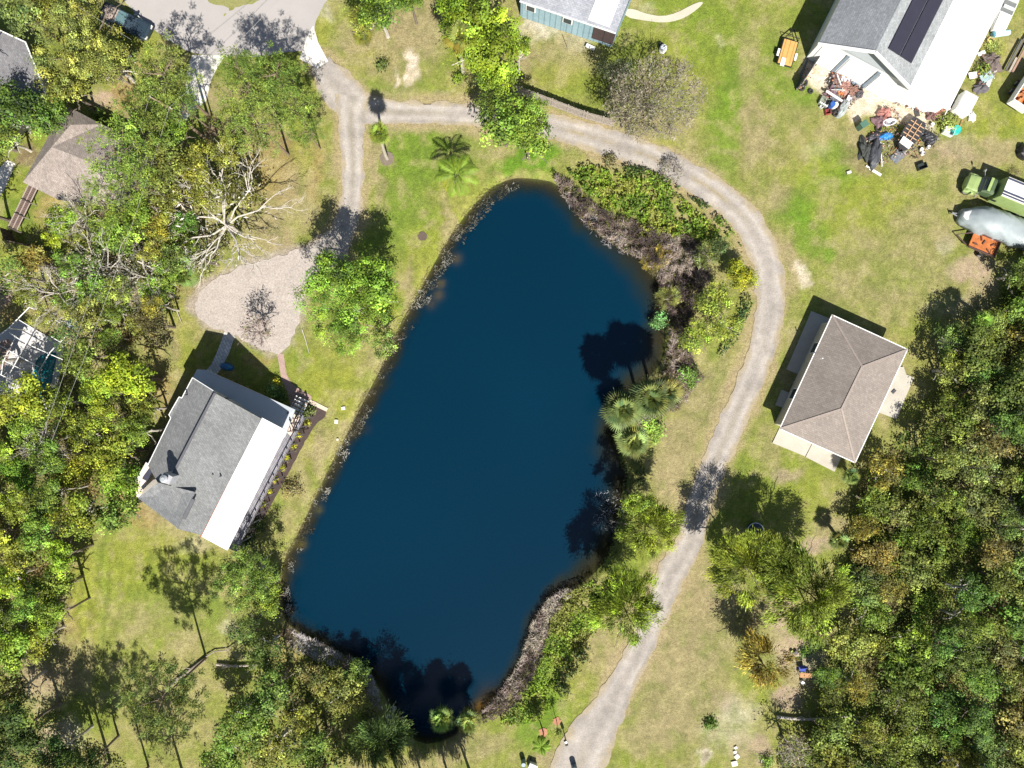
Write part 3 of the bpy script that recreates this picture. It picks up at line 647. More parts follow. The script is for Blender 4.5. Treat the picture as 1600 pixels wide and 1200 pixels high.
# prototypes, cached by kind and size class
_pc = {}
SPEC = {'broad': (2.2, 3.4, 5.6), 'fine': (2.2, 4.0, 6.0), 'pine': (2.6, 4.2), 'feather': (2.4, 4.4), 'twig': (1.8, 3.2, 5.8), 'dead': (5.0,), 'shrub': (.55, 1.1), 'olive': (2.2, 3.4)}
def crown_proto(kind, R, var):
    sizes = SPEC[kind]; s = min(sizes, key=lambda q: abs(math.log(q / R))); key = (kind, s, var)
    if key not in _pc:
        sd_ = abs(hash((kind.__len__(), int(s * 10), var))) % 9973 + var * 31
        if kind == 'broad': m = crown_broad(s, sd_, .115, 600, .62)
        elif kind == 'olive': m = crown_broad(s, sd_, .14, 360, .55, .15, False, True)
        elif kind == 'fine': m = crown_broad(s, sd_, .115, 500, .55, .18, False, True)
        elif kind == 'feather': m = crown_broad(s, sd_, .15, 800, .6, 0, True)
        elif kind == 'pine': m = crown_pine(s, sd_)
        elif kind == 'twig': m = crown_twig(s, sd_, 230, .022, .07)
        elif kind == 'dead': m = crown_twig(s, sd_, 26, .02)
        elif kind == 'shrub': m = crown_broad(s, sd_, .11, 900 if s < .8 else 480, .8)
        _pc[key] = m
    return _pc[key], s
def trunk_proto(kind, R, var):
    sizes = SPEC[kind]; s = min(sizes, key=lambda q: abs(math.log(q / R))); key = ('t', kind, s, var % 2)
    if key not in _pc:
        if kind == 'dead': mb = limbs(s * 1.15, 6, 5, 12, .16, 3, 1.0, .35, 3); mt = BARKL
        elif kind == 'twig': mb = limbs(s, 6, 9 + var, 8, .17, 3, .9, .4, 2); mt = M('grey_bark', (.25, .21, .17), .9, .25, 3)
        elif kind == 'pine': mb = straight_trunk(s, 6, 3 + var); mt = M('pine_bark', (.19, .14, .10), .9, .3, 3)
        else: mb = limbs(s, 6, 21 + var, 7, .17, 2, .8, .4, 1); mt = BARKL if var % 2 else BARK
        me = bpy.data.meshes.new('trunk'); me.from_pydata(mb.v, [], mb.f); me.materials.append(mt); me.update(); _pc[key] = me
    return _pc[key], s
KN = {'broad': 'broadleaf_tree', 'fine': 'oak_tree', 'pine': 'pine_tree', 'feather': 'weeping_tree', 'twig': 'bare_tree', 'dead': 'dead_tree', 'olive': 'broadleaf_tree'}
_vi = [0]
def tree(px, py, Rpx, h, kind, color, label, group=None, base=None, var=None, cat='tree', zs=1.0):
    """crown centre at px,py in the photograph; h = height of the crown's top"""
    R = Rpx * MPP * .93; hc = max(h - R * .45, h * .55)
    if zs > 1: hc = h - R * .55 * zs
    R *= (H - hc) / H
    p = G(px, py, hc) if base is None else G(base[0], base[1], 0)
    var = _vi[0] % (3 if kind in ('broad',) else 2) if var is None else var; _vi[0] += 1
    t = thing(KN.get(kind, 'tree'), label, cat, (p.x, p.y, 0), 0, group)
    cm, s = crown_proto(kind, R, var); o = link('crown', cm, t, color); o.location = (0, 0, hc); k = R / s; o.scale = (k, k, k * zs)
    rz = random.uniform(0, 6.28); o.rotation_euler = (0, 0, rz)
    tm, s2 = trunk_proto(kind, R, var); q = link('trunk', tm, t); k = R / s2; q.scale = (k, k, hc / 6); q.rotation_euler = (0, 0, rz)
    return t
def bush(px, py, Rpx, h, color, label, group=None, kind='shrub', cat='shrub', name='shrub', zs=1.0, z0=0.0):
    R = Rpx * MPP; cm, s = crown_proto(kind, R, _vi[0] % 2); _vi[0] += 1
    p = G(px, py, z0 + h * .5); o = link(name, cm, None, color); k = R / s
    o.location = (p.x, p.y, z0 + h * .42); o.scale = (k, k, h / (2 * R) * k * 1.1 * zs); o.rotation_euler = (0, 0, random.uniform(0, 6.28))
    return tag(o, label, cat, group)
def palm(crown_px, base_px, R, h, color, label, kind='fan', seed=1, name='palm_tree', nf=30, tr=.16):
    b_ = G(*base_px, 0); c = G(*crown_px, h)
    t = thing(name, label, 'palm', (b_.x, b_.y, 0))
    me = crown_fan(R, seed, nf) if kind == 'fan' else crown_feather_palm(R, seed)
    o = link('crown', me, t, color); o.location = (c.x - b_.x, c.y - b_.y, h)
    mb = MB(); pr = Vector((0, 0, -.2)); top = Vector((c.x - b_.x, c.y - b_.y, h))
    for i in range(1, 9):
        s = i / 8; q = Vector((top.x * s ** 1.5, top.y * s ** 1.5, h * s)); mb.tube(pr, q, tr * (1.35 - .45 * (i - 1) / 8), tr * (1.35 - .45 * s), 8, i == 8); pr = q
    mb.build('trunk', M('palm_bark', (.38, .34, .28), .9, .2, 4), t, world=False); return t

# colours of foliage
YG = (.215, .265, .030); LG = (.155, .225, .035); MG = (.105, .165, .032); DG = (.055, .095, .024); OL = (.16, .17, .045); PN = (.155, .195, .055)
GO = (.21, .215, .045); OR = (.30, .215, .055); GY = (.30, .265, .215); BR = (.23, .17, .12); GG = (.115, .15, .06)

# ------------------------------------------------------------------ buildings
def wallpts(pts3, inset=.35, dz=.12):
    c = sum((Vector(p) for p in pts3), Vector()) / len(pts3); out = []
    for p in pts3:
        d = Vector((p[0] - c.x, p[1] - c.y, 0)); l = d.length; d = d / l * (l - inset * 1.35); out.append(Vector((c.x + d.x, c.y + d.y, p[2] - dz)))
    return out
def edge_trim(mb, pts, w_=.14, closed=True, dz=.02):
    n = len(pts)
    for i in range(n if closed else n - 1): mb.bar(Vector(pts[i]) + Vector((0, 0, dz - w_ * .4)), Vector(pts[(i + 1) % n]) + Vector((0, 0, dz - w_ * .4)), w_, w_ * 1.1)
    return mb
ANG = math.atan2(-(1408 - 1367), 1) 
# --- tan hip-roofed house on the right
def hip_house():
    E = GP([(1300, 492), (1418, 546), (1336, 723), (1218, 670)], 2.9); r0 = G(1347, 573, 4.7); r1 = G(1315, 639, 4.7)
    t = thing('hip_roof_house', 'tan shingled hip-roofed house standing alone east of the gravel drive', 'house', (*E[3].xy, 0))
    ang = math.atan2((E[1] - E[0]).y, (E[1] - E[0]).x)
    mb = MB(); lo = [p - Vector((0, 0, .18)) for p in E]
    mb.add(E + [r0, r1] + lo, [(1, 0, 4), (2, 1, 4, 5), (3, 2, 5), (0, 3, 5, 4), (6, 7, 8, 9), (0, 1, 7, 6), (1, 2, 8, 7), (2, 3, 9, 8), (3, 0, 6, 9)])
    rf = mb.build('roof', SH('tan_shingles', (.205, .175, .152), (.255, .22, .192), -ang, .32, .16), t)
    edge_trim(MB(), E, .09).build('gutter', WPAINT, rf)
    rc = MB(); 
    for a, b2 in ((E[0], r0), (E[1], r0), (E[2], r1), (E[3], r1), (r0, r1)): rc.bar(a + Vector((0, 0, .01)), b2 + Vector((0, 0, .01)), .2, .04)
    rc.build('ridge_cap', M('ridge_shingle', (.28, .235, .205), .95, .2, 5), rf)
    wp = wallpts(E, .5, .2); MB().walls(wp).build('wall', M('cream_stucco', (.52, .47, .38), .9, .08), t)
    for i, fr in ((0, .3), (0, .7), (1, .25), (1, .6), (2, .5), (3, .3), (3, .75)):
        a, b2 = wp[i], wp[(i + 1) % 4]; c = a.lerp(b2, fr); d = (b2 - a).normalized(); rz = math.atan2(d.y, d.x)
        f_ = MB().box((c.x, c.y, 1.4), (1.3, .1, 1.2), rz).build('window', WPAINT, t); MB().box((c.x, c.y, 1.4), (1.1, .14, 1.0), rz).build('pane', GLASS, f_)
    for q in ((1330, 625), (1285, 560)): p = G(*q, 4.3); MB().tube(p - Vector((0, 0, .6)), p + Vector((0, 0, .1)), .06, .06, 8).build('vent_pipe', WPAINT, rf)
    for nm, pp, m, zz in (('patio_slab', [(1219, 667), (1207, 692), (1258, 713), (1270, 690)], CONC, .1), ('patio_slab', [(1271, 690), (1259, 714), (1304, 737), (1316, 712)], CONC, .1),
                      ('patio_slab', [(1396, 574), (1412, 573), (1416, 585), (1428, 590), (1401, 655), (1370, 643)], CONC, .12), ('patio_slab', [(1268, 486), (1302, 500), (1266, 592), (1229, 577)], CONC, .1), ('door_step', [(1222, 609), (1246, 619), (1238, 642), (1212, 633)], CONC, .16)):
        MB().slab(GP(pp, zz), zz + .05).build(nm, m, t)
    fr_ = MB(); fr_.bar(G(1395, 610, .16), G(1398, 613, .16), .5, .1); fr_.build('floor_drain', M('dark_steel', (.06, .06, .065), .5), t)
hip_house()

# --- lakeside house on the left
def lake_house():
    t = thing('lakeside_house', 'grey shingled two-storey house with white membrane roof on the west bank', 'house', (*G(330, 720, 0).xy, 0))
    A = G(301, 590, 6.3); B = G(339, 614, 7.5); Cc = G(270, 747, 7.5); E = G(408, 654, 6.2); F = G(314, 836, 6.2)
    J = G(276, 826, 7.0)
    sh = SH('grey_shingles', (.15, .153, .153), (.20, .205, .205), 1.08, .3, .22)
    shd = SH('grey_shingles_shaded', (.145, .15, .153), (.20, .205, .21), 1.08, .3, .22)  # darker, bluer copy: weaker sun on the annex slope put into colour
    west = [A, B, Cc, G(247, 755, 6.9), G(231, 727, 6.0), G(267, 653, 6.1), G(264, 648, 6.1), G(280, 620, 6.2), G(284, 622, 6.2)]
    r1 = MB().slab(west, .22).build('lower_roof', sh, t)
    edge_trim(MB(), [west[i] for i in (4, 5, 6, 7, 8, 0, 1)], .07, False).build('fascia', WPAINT, r1)
    up = Vector((0, 0, .45))
    mainp = [B + up, E, F, J, Cc + up]
    r2 = MB().slab(mainp, .25).build('main_roof', sh, t)
    rc = MB(); rc.bar(B + up, Cc + up, .2, .1); rc.build('ridge_cap', M('flashing_and_step_shade', (.10, .10, .11), .6), r2)  # dark bar paints in the shaded wall of the roof step
    ann = [G(247, 754, 7.75), G(304, 769, 7.62), G(277, 825, 7.4), G(215, 778, 6.5)]
    r3 = MB().slab(ann, .3).build('annex_roof', shd, t)
    v_ = MB(); v_.bar(G(300, 780, 7.6) + Vector((.12, 0, -.1)), G(285, 811, 7.45) + Vector((.12, 0, -.1)), .3, .16); v_.build('ridge_vent', M('flashing_and_step_shade', (.10, .10, .11), .6), r3)
    W = [G(408, 652, 5.95), G(448, 673, 5.6), G(355, 860, 5.6), G(314, 838, 5.95)]
    r4 = MB().slab(W, .2).build('membrane_roof', WHITE, t)
    rt = MB(); rt.bar(W[0] + Vector((0, 0, .06)), W[3] + Vector((0, 0, .06)), .14, .12); rt.build('rust_flashing', M('rusty_flashing', (.30, .10, .06), .8, .4, 3), r4)
    P_ = [G(308, 577, 3.4), G(322, 578, 3.4), G(461, 640, 3.2), G(445, 684, 3.6), G(420, 668, 3.8), G(290, 610, 3.8)]
    MB().slab(P_, .2).build('porch_roof', M('grey_membrane', (.44, .47, .50), .6, .05, .6), t)
    # walls
    wl = M('pale_siding', (.50, .47, .43), .8, .08)
    ww = [west[i] for i in (0, 1, 2, 3, 4, 5)]
    MB().walls(wallpts(ww, .5, .3)).build('wall', wl, t)
    MB().walls(wallpts([B + up, E, F, J, Cc + up], .5, .35)).build('wall', wl, t)
    cl = MB(); a0 = B + Vector((0, 0, .38)); b0 = Cc + Vector((0, 0, .38)); cl.bar(a0 - Vector((0, 0, .3)), b0 - Vector((0, 0, .3)), .15, .5); cl.build('clerestory_wall', wl, t)
    MB().walls(wallpts(ann, .5, .4)).build('wall', wl, t)
    # west lower terrace with dark skylight
    T = [G(228, 722, 5.4), G(239, 730, 5.4), G(218, 778, 5.3), G(213, 776, 5.3), G(211, 752, 5.3)]
    lr = MB().slab(T, .25).build('terrace_roof', M('beige_membrane', (.62, .52, .46), .7, .06), t)
    MB().slab(GP([(236, 728), (240, 731), (230, 752), (222, 748)], 5.52), .08).build('skylight', M('dark_panel', (.05, .05, .075), .35, .1), lr)
    MB().walls(wallpts(T, .1, .2)).build('wall', wl, t)
    rl = MB(); pr = [(252, 678), (236, 705), (222, 728), (209, 752), (208, 776), (214, 781)]
    for a, b2 in zip(pr, pr[1:]):
        A_ = G(*a, 3.2); B_ = G(*b2, 3.2); rl.bar(A_, B_, .07, .07); rl.bar(A_ - Vector((0, 0, .5)), B_ - Vector((0, 0, .5)), .04, .04)
    for a in pr: p = G(*a, 3.2); rl.bar(p, (p.x, p.y, 0), .1, .1)
    rl.build('balcony_rail', M('dark_brown_wood', (.07, .05, .045), .8), t)
    MB().slab(GP([(252, 678), (209, 752), (208, 776), (214, 781), (232, 770), (265, 690)], 2.2), .15).build('balcony', M('dark_deck', (.12, .09, .08), .8), t)
    # chimney
    cc = G(258, 748, 9.0); ch = MB(); ch.box((cc.x + .15, cc.y, 7.7), (.95, .85, 2.7), math.radians(-25)); chm = ch.build('chimney', M('grey_chimney_cladding', (.34, .34, .36), .7), t)
    k = G(257, 748, 9.2); fl = MB(); fl.tube((k.x, k.y, 7.2), (k.x, k.y, 9.3), .28, .28, 16); fl.build('flue', STEEL, chm)
    fc = MB(); fc.lathe((k.x, k.y, 9.3), [(.36, 0), (.38, .08), (.2, .2), (.18, .24)], 16); fc.build('flue_cap', M('pale_metal', (.33, .35, .37), .4), chm)
    for q in ((334, 741), (345, 744), (291, 617), (324, 615)): p = G(*q, 6.6); MB().tube(p - Vector((0, 0, .5)), p + Vector((0, 0, .35)), .07, .07, 8).build('vent_pipe', M('flashing_and_step_shade', (.10, .10, .11), .6), r2 if q[0] > 325 else r1)
    # east deck
    D = [G(456, 656, 2.6), G(471, 646, 2.6), G(475, 652, 2.6), G(368, 862, 2.6), G(352, 854, 2.6), G(438, 678, 2.6)]
    dk = MB().slab(D, .18).build('deck', brickmat('grey_boards', (.23, .22, .25), (.32, .31, .34), (.08, .08, .09), 3, .16, 1.1, .03), t)
    MB().slab(GP([(444, 672), (458, 646), (468, 652), (455, 682)], 2.64), .06).build('landing', M('cream_boards', (.60, .48, .40), .8), dk)
    rw = MB(); a = G(474, 654, 3.55); b2 = G(368, 862, 3.55); rw.bar(a, b2, .09, .06); rw.bar(a - Vector((0, 0, .5)), b2 - Vector((0, 0, .5)), .04, .04)
    n = 15
    for i in range(n + 1): p = a.lerp(b2, i / n); rw.bar(p, (p.x, p.y, .0), .1, .1)
    rw.build('deck_railing', M('weathered_rail', (.19, .18, .20), .8), dk)
    st = MB()
    for i in range(6):
        c = G(459 + i * 2.6, 650 - i * 5.2, 2.4 - i * .38); st.box(c, (1.5, .26, .06), math.radians(-25))
    st.build('stairs', M('pale_treads', (.7, .68, .66), .7), t)
    pg = MB(); pp = [(452, 645, 3.6), (466, 630, 2.8), (470, 640, 2.8), (458, 672, 3.6), (462, 676, 3.6), (475, 650, 2.6)]
    for a_, b_ in (((449, 646, 3.5), (466, 620, 1.2)), ((461, 654, 3.5), (476, 628, 1.2)), ((452, 655, 3.6), (460, 672, 3.6)), ((466, 652, 3.6), (457, 672, 3.6)), ((450, 674, 3.6), (466, 673, 3.6))):
        A_ = G(*a_); B_ = G(*b_); pg.bar(A_, B_, .09, .09)
        for q in (A_, B_): pg.bar(q, (q.x, q.y, 0), .09, .09)
    pg.build('stair_rail', M('black_metal', (.02, .02, .022), .5), t)
    for i in range(6):
        a, b2 = wallpts([E, F], .0) if False else (G(415, 672, 3.5), G(340, 822, 3.5)); c = a.lerp(b2, (i + .5) / 6); rz = math.atan2((b2 - a).y, (b2 - a).x)
        f_ = MB().box((c.x - .1, c.y, 3.7), (1.5, .1, 1.3), rz).build('window', WPAINT, t); MB().box((c.x - .1, c.y, 3.7), (1.3, .14, 1.1), rz).build('pane', GLASS, f_)
lake_house()

# --- barn / workshop upper right
def barn():
    t = thing('workshop_barn', 'large grey shingled barn with white lean-to roof and black solar panels', 'barn', (*G(1400, 60, 0).xy, 0))
    e0 = G(1278, 69, 4.5); r0 = G(1367, 82, 6.9); e1 = G(1421, 138, 5.0); l1 = G(1483, 171, 3.5)
    d = (G(1408, 0, 6.9) - r0).normalized(); Ln = 17.0; s = lambda p: p + d * Ln
    ang = math.atan2(d.y, d.x)
    shd = SH('charcoal_shingles', (.20, .21, .225), (.26, .275, .29), -ang, .3, .25)
    MB().slab([e0, r0, s(r0), s(e0)], .2).build('roof', shd, t)
    rf = MB().slab([r0, e1, s(e1), s(r0)], .2).build('roof', SH('grey_blue_shingles', (.23, .245, .25), (.30, .315, .32), -ang, .3, .25), t)
    MB().slab([e1 - Vector((0, 0, .1)), l1, s(l1), s(e1) - Vector((0, 0, .1))], .18).build('lean_to_roof', WHITE, t)
    tr = MB(); up = Vector((0, 0, .05)); tr.bar(e0 + up, r0 + up, .22, .28); tr.bar(r0 + up, e1 + up, .22, .28); tr.bar(e1 - Vector((0, 0, .08)), l1 + up, .2, .25); tr.build('fascia', WPAINT, t)
    # solar panels on the east slope
    nrm = (e1 - r0).cross(d).normalized(); nrm = nrm if nrm.z > 0 else -nrm
    acr = (e1 - r0); off = nrm * .14
    for k_, (u0, u1) in enumerate(((.20, .475), (.50, .775))):
        pts = [r0 + acr * u0 + d * (1.0 + 1.2 * (u0)) , r0 + acr * u1 + d * (1.0 + 1.2 * u1), r0 + acr * u1 + d * 13, r0 + acr * u0 + d * 13]
        MB().slab([p + off for p in pts], .06).build('solar_panel', M('solar_black', (.030, .028, .042), .35, .12, 1), rf)
    # walls
    wl = WPAINT; g = M('grey_gable', (.36, .39, .41), .8, .06)
    b = d * .9; dn = Vector((0, 0, -.24))
    q0, q1, q2, q3 = e0 + b + dn, r0 + b + dn, e1 + b + dn, l1 + b + dn
    y0, y1, y3 = q0.lerp(q1, .06), q1, q2
    zt = 4.0
    w0 = Vector((y0.x, y0.y, zt)); w2 = Vector((y3.x, y3.y, zt))
    MB().add([w0, w2, q2, q1, q0.lerp(q1, .06)], [(0, 1, 2, 3, 4)]).build('gable', g, t)
    bk = y0 + d * 15; bk3 = q3 + d * 15
    mbw = MB(); base = [Vector((y0.x, y0.y, zt)), Vector((y3.x, y3.y, zt)), Vector((q3.x, q3.y, q3.z)), Vector((bk3.x, bk3.y, q3.z)), Vector((bk.x, bk.y, zt))]
    mbw.walls(base).build('wall', wl, t)
    acd = (w2 - w0); an = acd.normalized(); out = -d
    for (u0, u1) in ((.05, .30), (.36, .66), (.72, .96)):
        a_ = w0 + acd * u0; c_ = w0 + acd * u1; p0 = a_ + out * .06; p1 = c_ + out * .06
        dr = MB(); dr.add([(p0.x, p0.y, .05), (p1.x, p1.y, .05), (p1.x, p1.y, 3.4), (p0.x, p0.y, 3.4)], [(0, 1, 2, 3)]); dd_ = dr.build('garage_door', M('white_door', (.78, .78, .78), .5, .02), t)
        gr = MB()
        for zz in (.9, 1.75, 2.6): gr.bar(Vector((p0.x, p0.y, zz)) + out * .02, Vector((p1.x, p1.y, zz)) + out * .02, .03, .03)
        gr.build('panel_rib', M('pale_rib', (.6, .6, .61), .6), dd_)
    for u in (.325, .69):
        a_ = w0 + acd * u + out * .09; MB().box((a_.x, a_.y, 1.9), (.34, .05, 3.8), math.atan2(an.y, an.x)).build('door_gap_shade', M('gap_shade_blue', (.20, .25, .30), .7), t)  # dark strip painted in for the shadowed gap between doors
barn()
# --- blue house at the top edge
def blue_house():
    t = thing('blue_house', 'pale blue clapboard house with grey roof cut by the top edge', 'house', (*G(880, -10, 0).xy, 0))
    a = G(812, 2, 3.6); b2 = G(962, 52, 3.6); c = G(985, -4, 3.7); 
    d = (c - b2).normalized(); n = 9.5
    pts = [a, b2, b2 + d * n * .62 + Vector((0, 0, 1.5)), a + d * n * .62 + Vector((0, 0, 1.5))]
    e = [a + d * n * 1.24, b2 + d * n * 1.24]
    rf = MB().slab(pts, .2).build('roof', SH('grey_roof_shingles', (.24, .25, .28), (.31, .32, .35), -math.atan2((b2 - a).y, (b2 - a).x), .3, .2), t)
    MB().slab([pts[3], pts[2], e[1], e[0]], .2).build('roof', SH('grey_roof_shingles2', (.24, .25, .28), (.31, .32, .35), 0, .3, .2), t)
    wp = GP([(920, 26), (953, 38), (978, -24), (946, -36)], 4.3); z = lambda p: None
    nrm = (pts[1] - pts[0]).cross(pts[3] - pts[0]).normalized(); nrm = nrm if nrm.z > 0 else -nrm
    q = []
    for p in wp: p = p.copy(); p.z = pts[0].z - (nrm.x * (p.x - pts[0].x) + nrm.y * (p.y - pts[0].y)) / nrm.z + .08; q.append(p)
    MB().slab(q, .05).build('roof_panel', WHITE, rf)
    edge_trim(MB(), [pts[0], pts[1]], .1, False).build('gutter', WPAINT, rf)
    wb = [a + d * .3, b2 + d * .3, b2 + d * 11, a + d * 11]; wb = [Vector((p.x, p.y, 3.35)) for p in wb]
    MB().walls(wb).build('wall', brickmat('blue_siding', (.22, .33, .38), (.25, .36, .41), (.15, .23, .27), 8, .2), t)
    dr = (wb[1] - wb[0]); L_ = dr.length; dr.normalize(); o_ = -d * .06; rz = math.atan2(dr.y, dr.x)
    for u, wd, hh, zz in ((.11, .85, .8, 2.5), (.50, .85, .8, 2.5)):
        p = wb[0] + dr * L_ * u; f_ = MB().box((p.x + o_.x, p.y + o_.y, zz), (wd + .25, .1, hh + .25), rz).build('window', WPAINT, t)
        MB().box((p.x + o_.x * 1.5, p.y + o_.y * 1.5, zz), (wd, .14, hh), rz).build('pane', GLASS, f_)
    for u in (.83, .945):
        p = wb[0] + dr * L_ * u; MB().box((p.x + o_.x, p.y + o_.y, 1.9), (1.15, .1, 2.4), rz).build('porch_screen', M('brown_screen', (.055, .035, .035), .8), t)
blue_house()
# --- neighbour, upper left
def tan_neighbour():
    t = thing('tan_gabled_house', 'weathered tan shingle house under pines at the upper left', 'house', (*G(120, 240, 0).xy, 0))
    z = 3.0; a = G(105, 167, z); b2 = G(160, 196, z); c = G(235, 232, z); d_ = G(215, 330, z); e = G(150, 320, z); f = G(93, 312, z); g = G(38, 285, z)
    r0 = G(112, 197, 4.3); r1 = G(83, 231, 4.6); r2 = G(120, 245, 4.6); r3 = G(160, 262, 4.5)
    mat = SH('weathered_tan_shingles', (.24, .20, .175), (.31, .265, .235), 1.1, .3, .3)
    pts = [a, b2, c, d_, e, f, g, r0, r1, r2, r3]
    mb = MB().add(pts, [(0, 7, 8, 6), (0, 1, 7), (7, 1, 2, 10, 9, 8), (6, 8, 9, 5), (5, 9, 10, 4), (4, 10, 3), (2, 3, 10)])
    for fc in list(mb.f): pass
    o = mb.build('roof', mat, t); m = o.modifiers.new('thickness', 'SOLIDIFY'); m.thickness = .18; m.offset = -1
    cr = MB()
    for p, q in ((a, r0), (r0, r1), (r1, g), (r1, r2), (r2, r3)): cr.bar(p + Vector((0, 0, .03)), q + Vector((0, 0, .03)), .18, .05)
    cr.build('ridge_cap', M('pale_ridge', (.36, .31, .28), .95), o)
    MB().walls(wallpts([a, c, d_, f, g], .6, .3)).build('wall', M('cream_stucco', (.52, .47, .38), .9, .08), t)
    t2 = thing('dark_roof_house', 'dark slate-roofed house in tree shade at the left edge', 'house', (*G(10, 110, 0).xy, 0))
    z = 3.4; P_ = [G(-60, 10, z), G(0, 46, z + .9), G(42, 66, z), G(76, 160, z), G(20, 190, z), G(-70, 130, z)]
    rr = MB().slab([G(-60, 20, z), G(40, 66, z), G(74, 150, z), G(-20, 215, z)], .2).build('roof', SH('slate_shingles', (.16, .155, .165), (.21, .205, .215), 1.0, .3, .25), t2)
    edge_trim(MB(), [G(-60, 20, z), G(40, 66, z), G(74, 150, z)], .12, False).build('gutter', WPAINT, rr)
    MB().walls(wallpts([G(-60, 20, z), G(40, 66, z), G(74, 150, z), G(-20, 215, z)], .6, .3)).build('wall', M('grey_stucco', (.4, .39, .37), .9), t2)
tan_neighbour()
# --- screened pool enclosure, left edge
def pool():
    t = thing('pool_enclosure', 'white-framed screen enclosure over a teal pool at the left edge', 'pool enclosure', (*G(20, 570, 0).xy, 0))
    MB().slab(GP([(-60, 560), (10, 515), (30, 500), (100, 540), (85, 640), (20, 650), (-60, 640)], .12), .17).build('pool_deck', flat_mat('pool_deck_concrete', (.56, .54, .52), .07, (.5, 7), (.42, .41, .41)), t)
    W_ = GP(smooth_poly([(57, 558), (78, 550), (90, 552), (84, 575), (80, 600), (70, 618), (60, 632), (45, 640), (38, 620), (38, 600), (52, 585)], 1), .16)
    MB().slab(W_, .04).build('pool_water', M('teal_water', (.012, .12, .14), .08, .1), t)
    MB().slab(GP([(-30, 545), (12, 530), (20, 535), (5, 575), (-30, 590)], 2.7), .12).build('porch_roof', M('brown_porch_roof', (.25, .18, .15), .9), t)
    fr = MB(); z = 3.0
    def Ln(a, b2, r=.036, za=z, zb=z): fr.bar(G(*a, za), G(*b2, zb), r * 2, r * 2)
    for a, b2 in (((13, 513), (46, 480)), ((-10, 530), (13, 513)), ((5, 565), (25, 525)), ((12, 590), (41, 536)), ((46, 606), (77, 552)), ((77, 552), (86, 542)), ((94, 535), (112, 516)),
                  ((0, 540), (60, 573)), ((15, 520), (30, 530)), ((-10, 555), (35, 578)), ((-10, 580), (46, 607)), ((50, 541), (98, 562)), ((80, 526), (95, 535)), ((46, 480), (55, 484)), ((86, 500), (115, 517)), ((30, 500), (50, 512)), ((-10, 600), (15, 615)), ((-10, 628), (18, 640)), ((46, 607), (65, 609)), ((12, 590), (8, 608)), ((46, 606), (43, 622)), ((5, 565), (2, 585)), ((53, 588), (73, 591))):
        Ln(a, b2)
    for a in ((46, 480), (112, 516), (13, 513), (94, 535), (86, 500)): p = G(*a, z); fr.bar(p, (p.x, p.y, 0), .1, .1)
    fr.build('screen_frame', WPAINT, t)
pool()
tag(MB().slab(GP([(100, 503), (116, 496), (128, 508), (110, 514)], 2.3), .5).build('garden_shed', M('pale_blue_roof', (.34, .40, .45), .6)), 'small pale blue-roofed shed beside the pool enclosure', 'shed')

# --- fences and walls
def fence(name, label, pts, h, mat, th=.06, post=1.8, cat='fence', cap=None):
    P_ = GP(pts, 0); t = thing(name, label, cat, (*P_[0].xy, 0)); pl = MB(); ps = MB(); rl = MB()
    for a, b2 in zip(P_, P_[1:]):
        d = b2 - a; l = d.length; d.normalize(); n = max(1, int(l / .16)); rz = math.atan2(d.y, d.x)
        for i in range(n):
            c = a + d * (i + .5) * l / n; pl.box((c.x, c.y, h / 2 + random.uniform(-.04, .03)), (l / n - .02, .03, h), rz, random.uniform(-.02, .02))
        for i in range(int(l / post) + 1):
            c = a + d * min(i * post, l); MB().box((c.x, c.y, h / 2 + .04), (.12, .12, h + .08), rz).build('post', mat, t)
        up = Vector((0, 0, h * .85)); sd_ = Vector((-d.y, d.x, 0)) * .06; rl.bar(a + up - sd_, b2 + up - sd_, .05, .09); rl.bar(a + Vector((0, 0, .4)) - sd_, b2 + Vector((0, 0, .4)) - sd_, .05, .09)
    pl.build('boards', mat, t); rl.build('rails', mat, t)
fence('wooden_fence', 'weathered board fence running north of the gravel drive', [(778, 134), (815, 148), (862, 166), (915, 186), (958, 198)], 1.9, M('weathered_boards', (.30, .26, .22), .9, .3, 3))
def pergola_fence():
    t = thing('brown_slatted_walkway', 'brown boardwalk ramp with rails leading down from the tan neighbour house', 'boardwalk', (*G(35, 330, 0).xy, 0))
    a = G(52, 292, .9); b2 = G(20, 358, .9); n_ = (b2 - a).normalized(); s = Vector((-n_.y, n_.x, 0))
    dk = MB(); L_ = (b2 - a).length
    for i in range(int(L_ / .2)): c = a + n_ * (i + .5) * .2; dk.box(c, (.17, .95, .05), math.atan2(n_.y, n_.x))
    dk.build('boards', M('brown_boards', (.13, .085, .07), .85, .25, 3), t)
    rl = MB()
    for sg in (-.5, 0, .5): rl.bar(a + s * sg + Vector((0, 0, .07)), b2 + s * sg + Vector((0, 0, .07)), .07, .08)
    for i in range(4):
        c = a.lerp(b2, i / 3)
        for sg in (-.5, .5): rl.bar(c + s * sg + Vector((0, 0, .1)), (c.x + s.x * sg, c.y + s.y * sg, 0), .09, .09)
    rl.build('rails', M('pale_rails', (.36, .30, .27), .8), t)
    for u in (.33, .66, 1.0): c = a.lerp(b2, u) + Vector((0, 0, .12)); MB().bar(c - s * .55, c + s * .55, .12, .1).build('cross_beam', M('dark_beam', (.05, .04, .035), .8), t)
pergola_fence()
fence('board_wall', 'dark board fence at the foot of the brown boardwalk', [(18, 362), (24, 379), (60, 388), (112, 402)], 1.8, M('dark_boards', (.09, .065, .05), .9, .3, 3))
fence('side_fence', 'thin grey fence running from the barn corner over the sand', [(1276, 92), (1243, 142)], 1.7, M('grey_slats', (.33, .30, .28), .9, .2, 3))

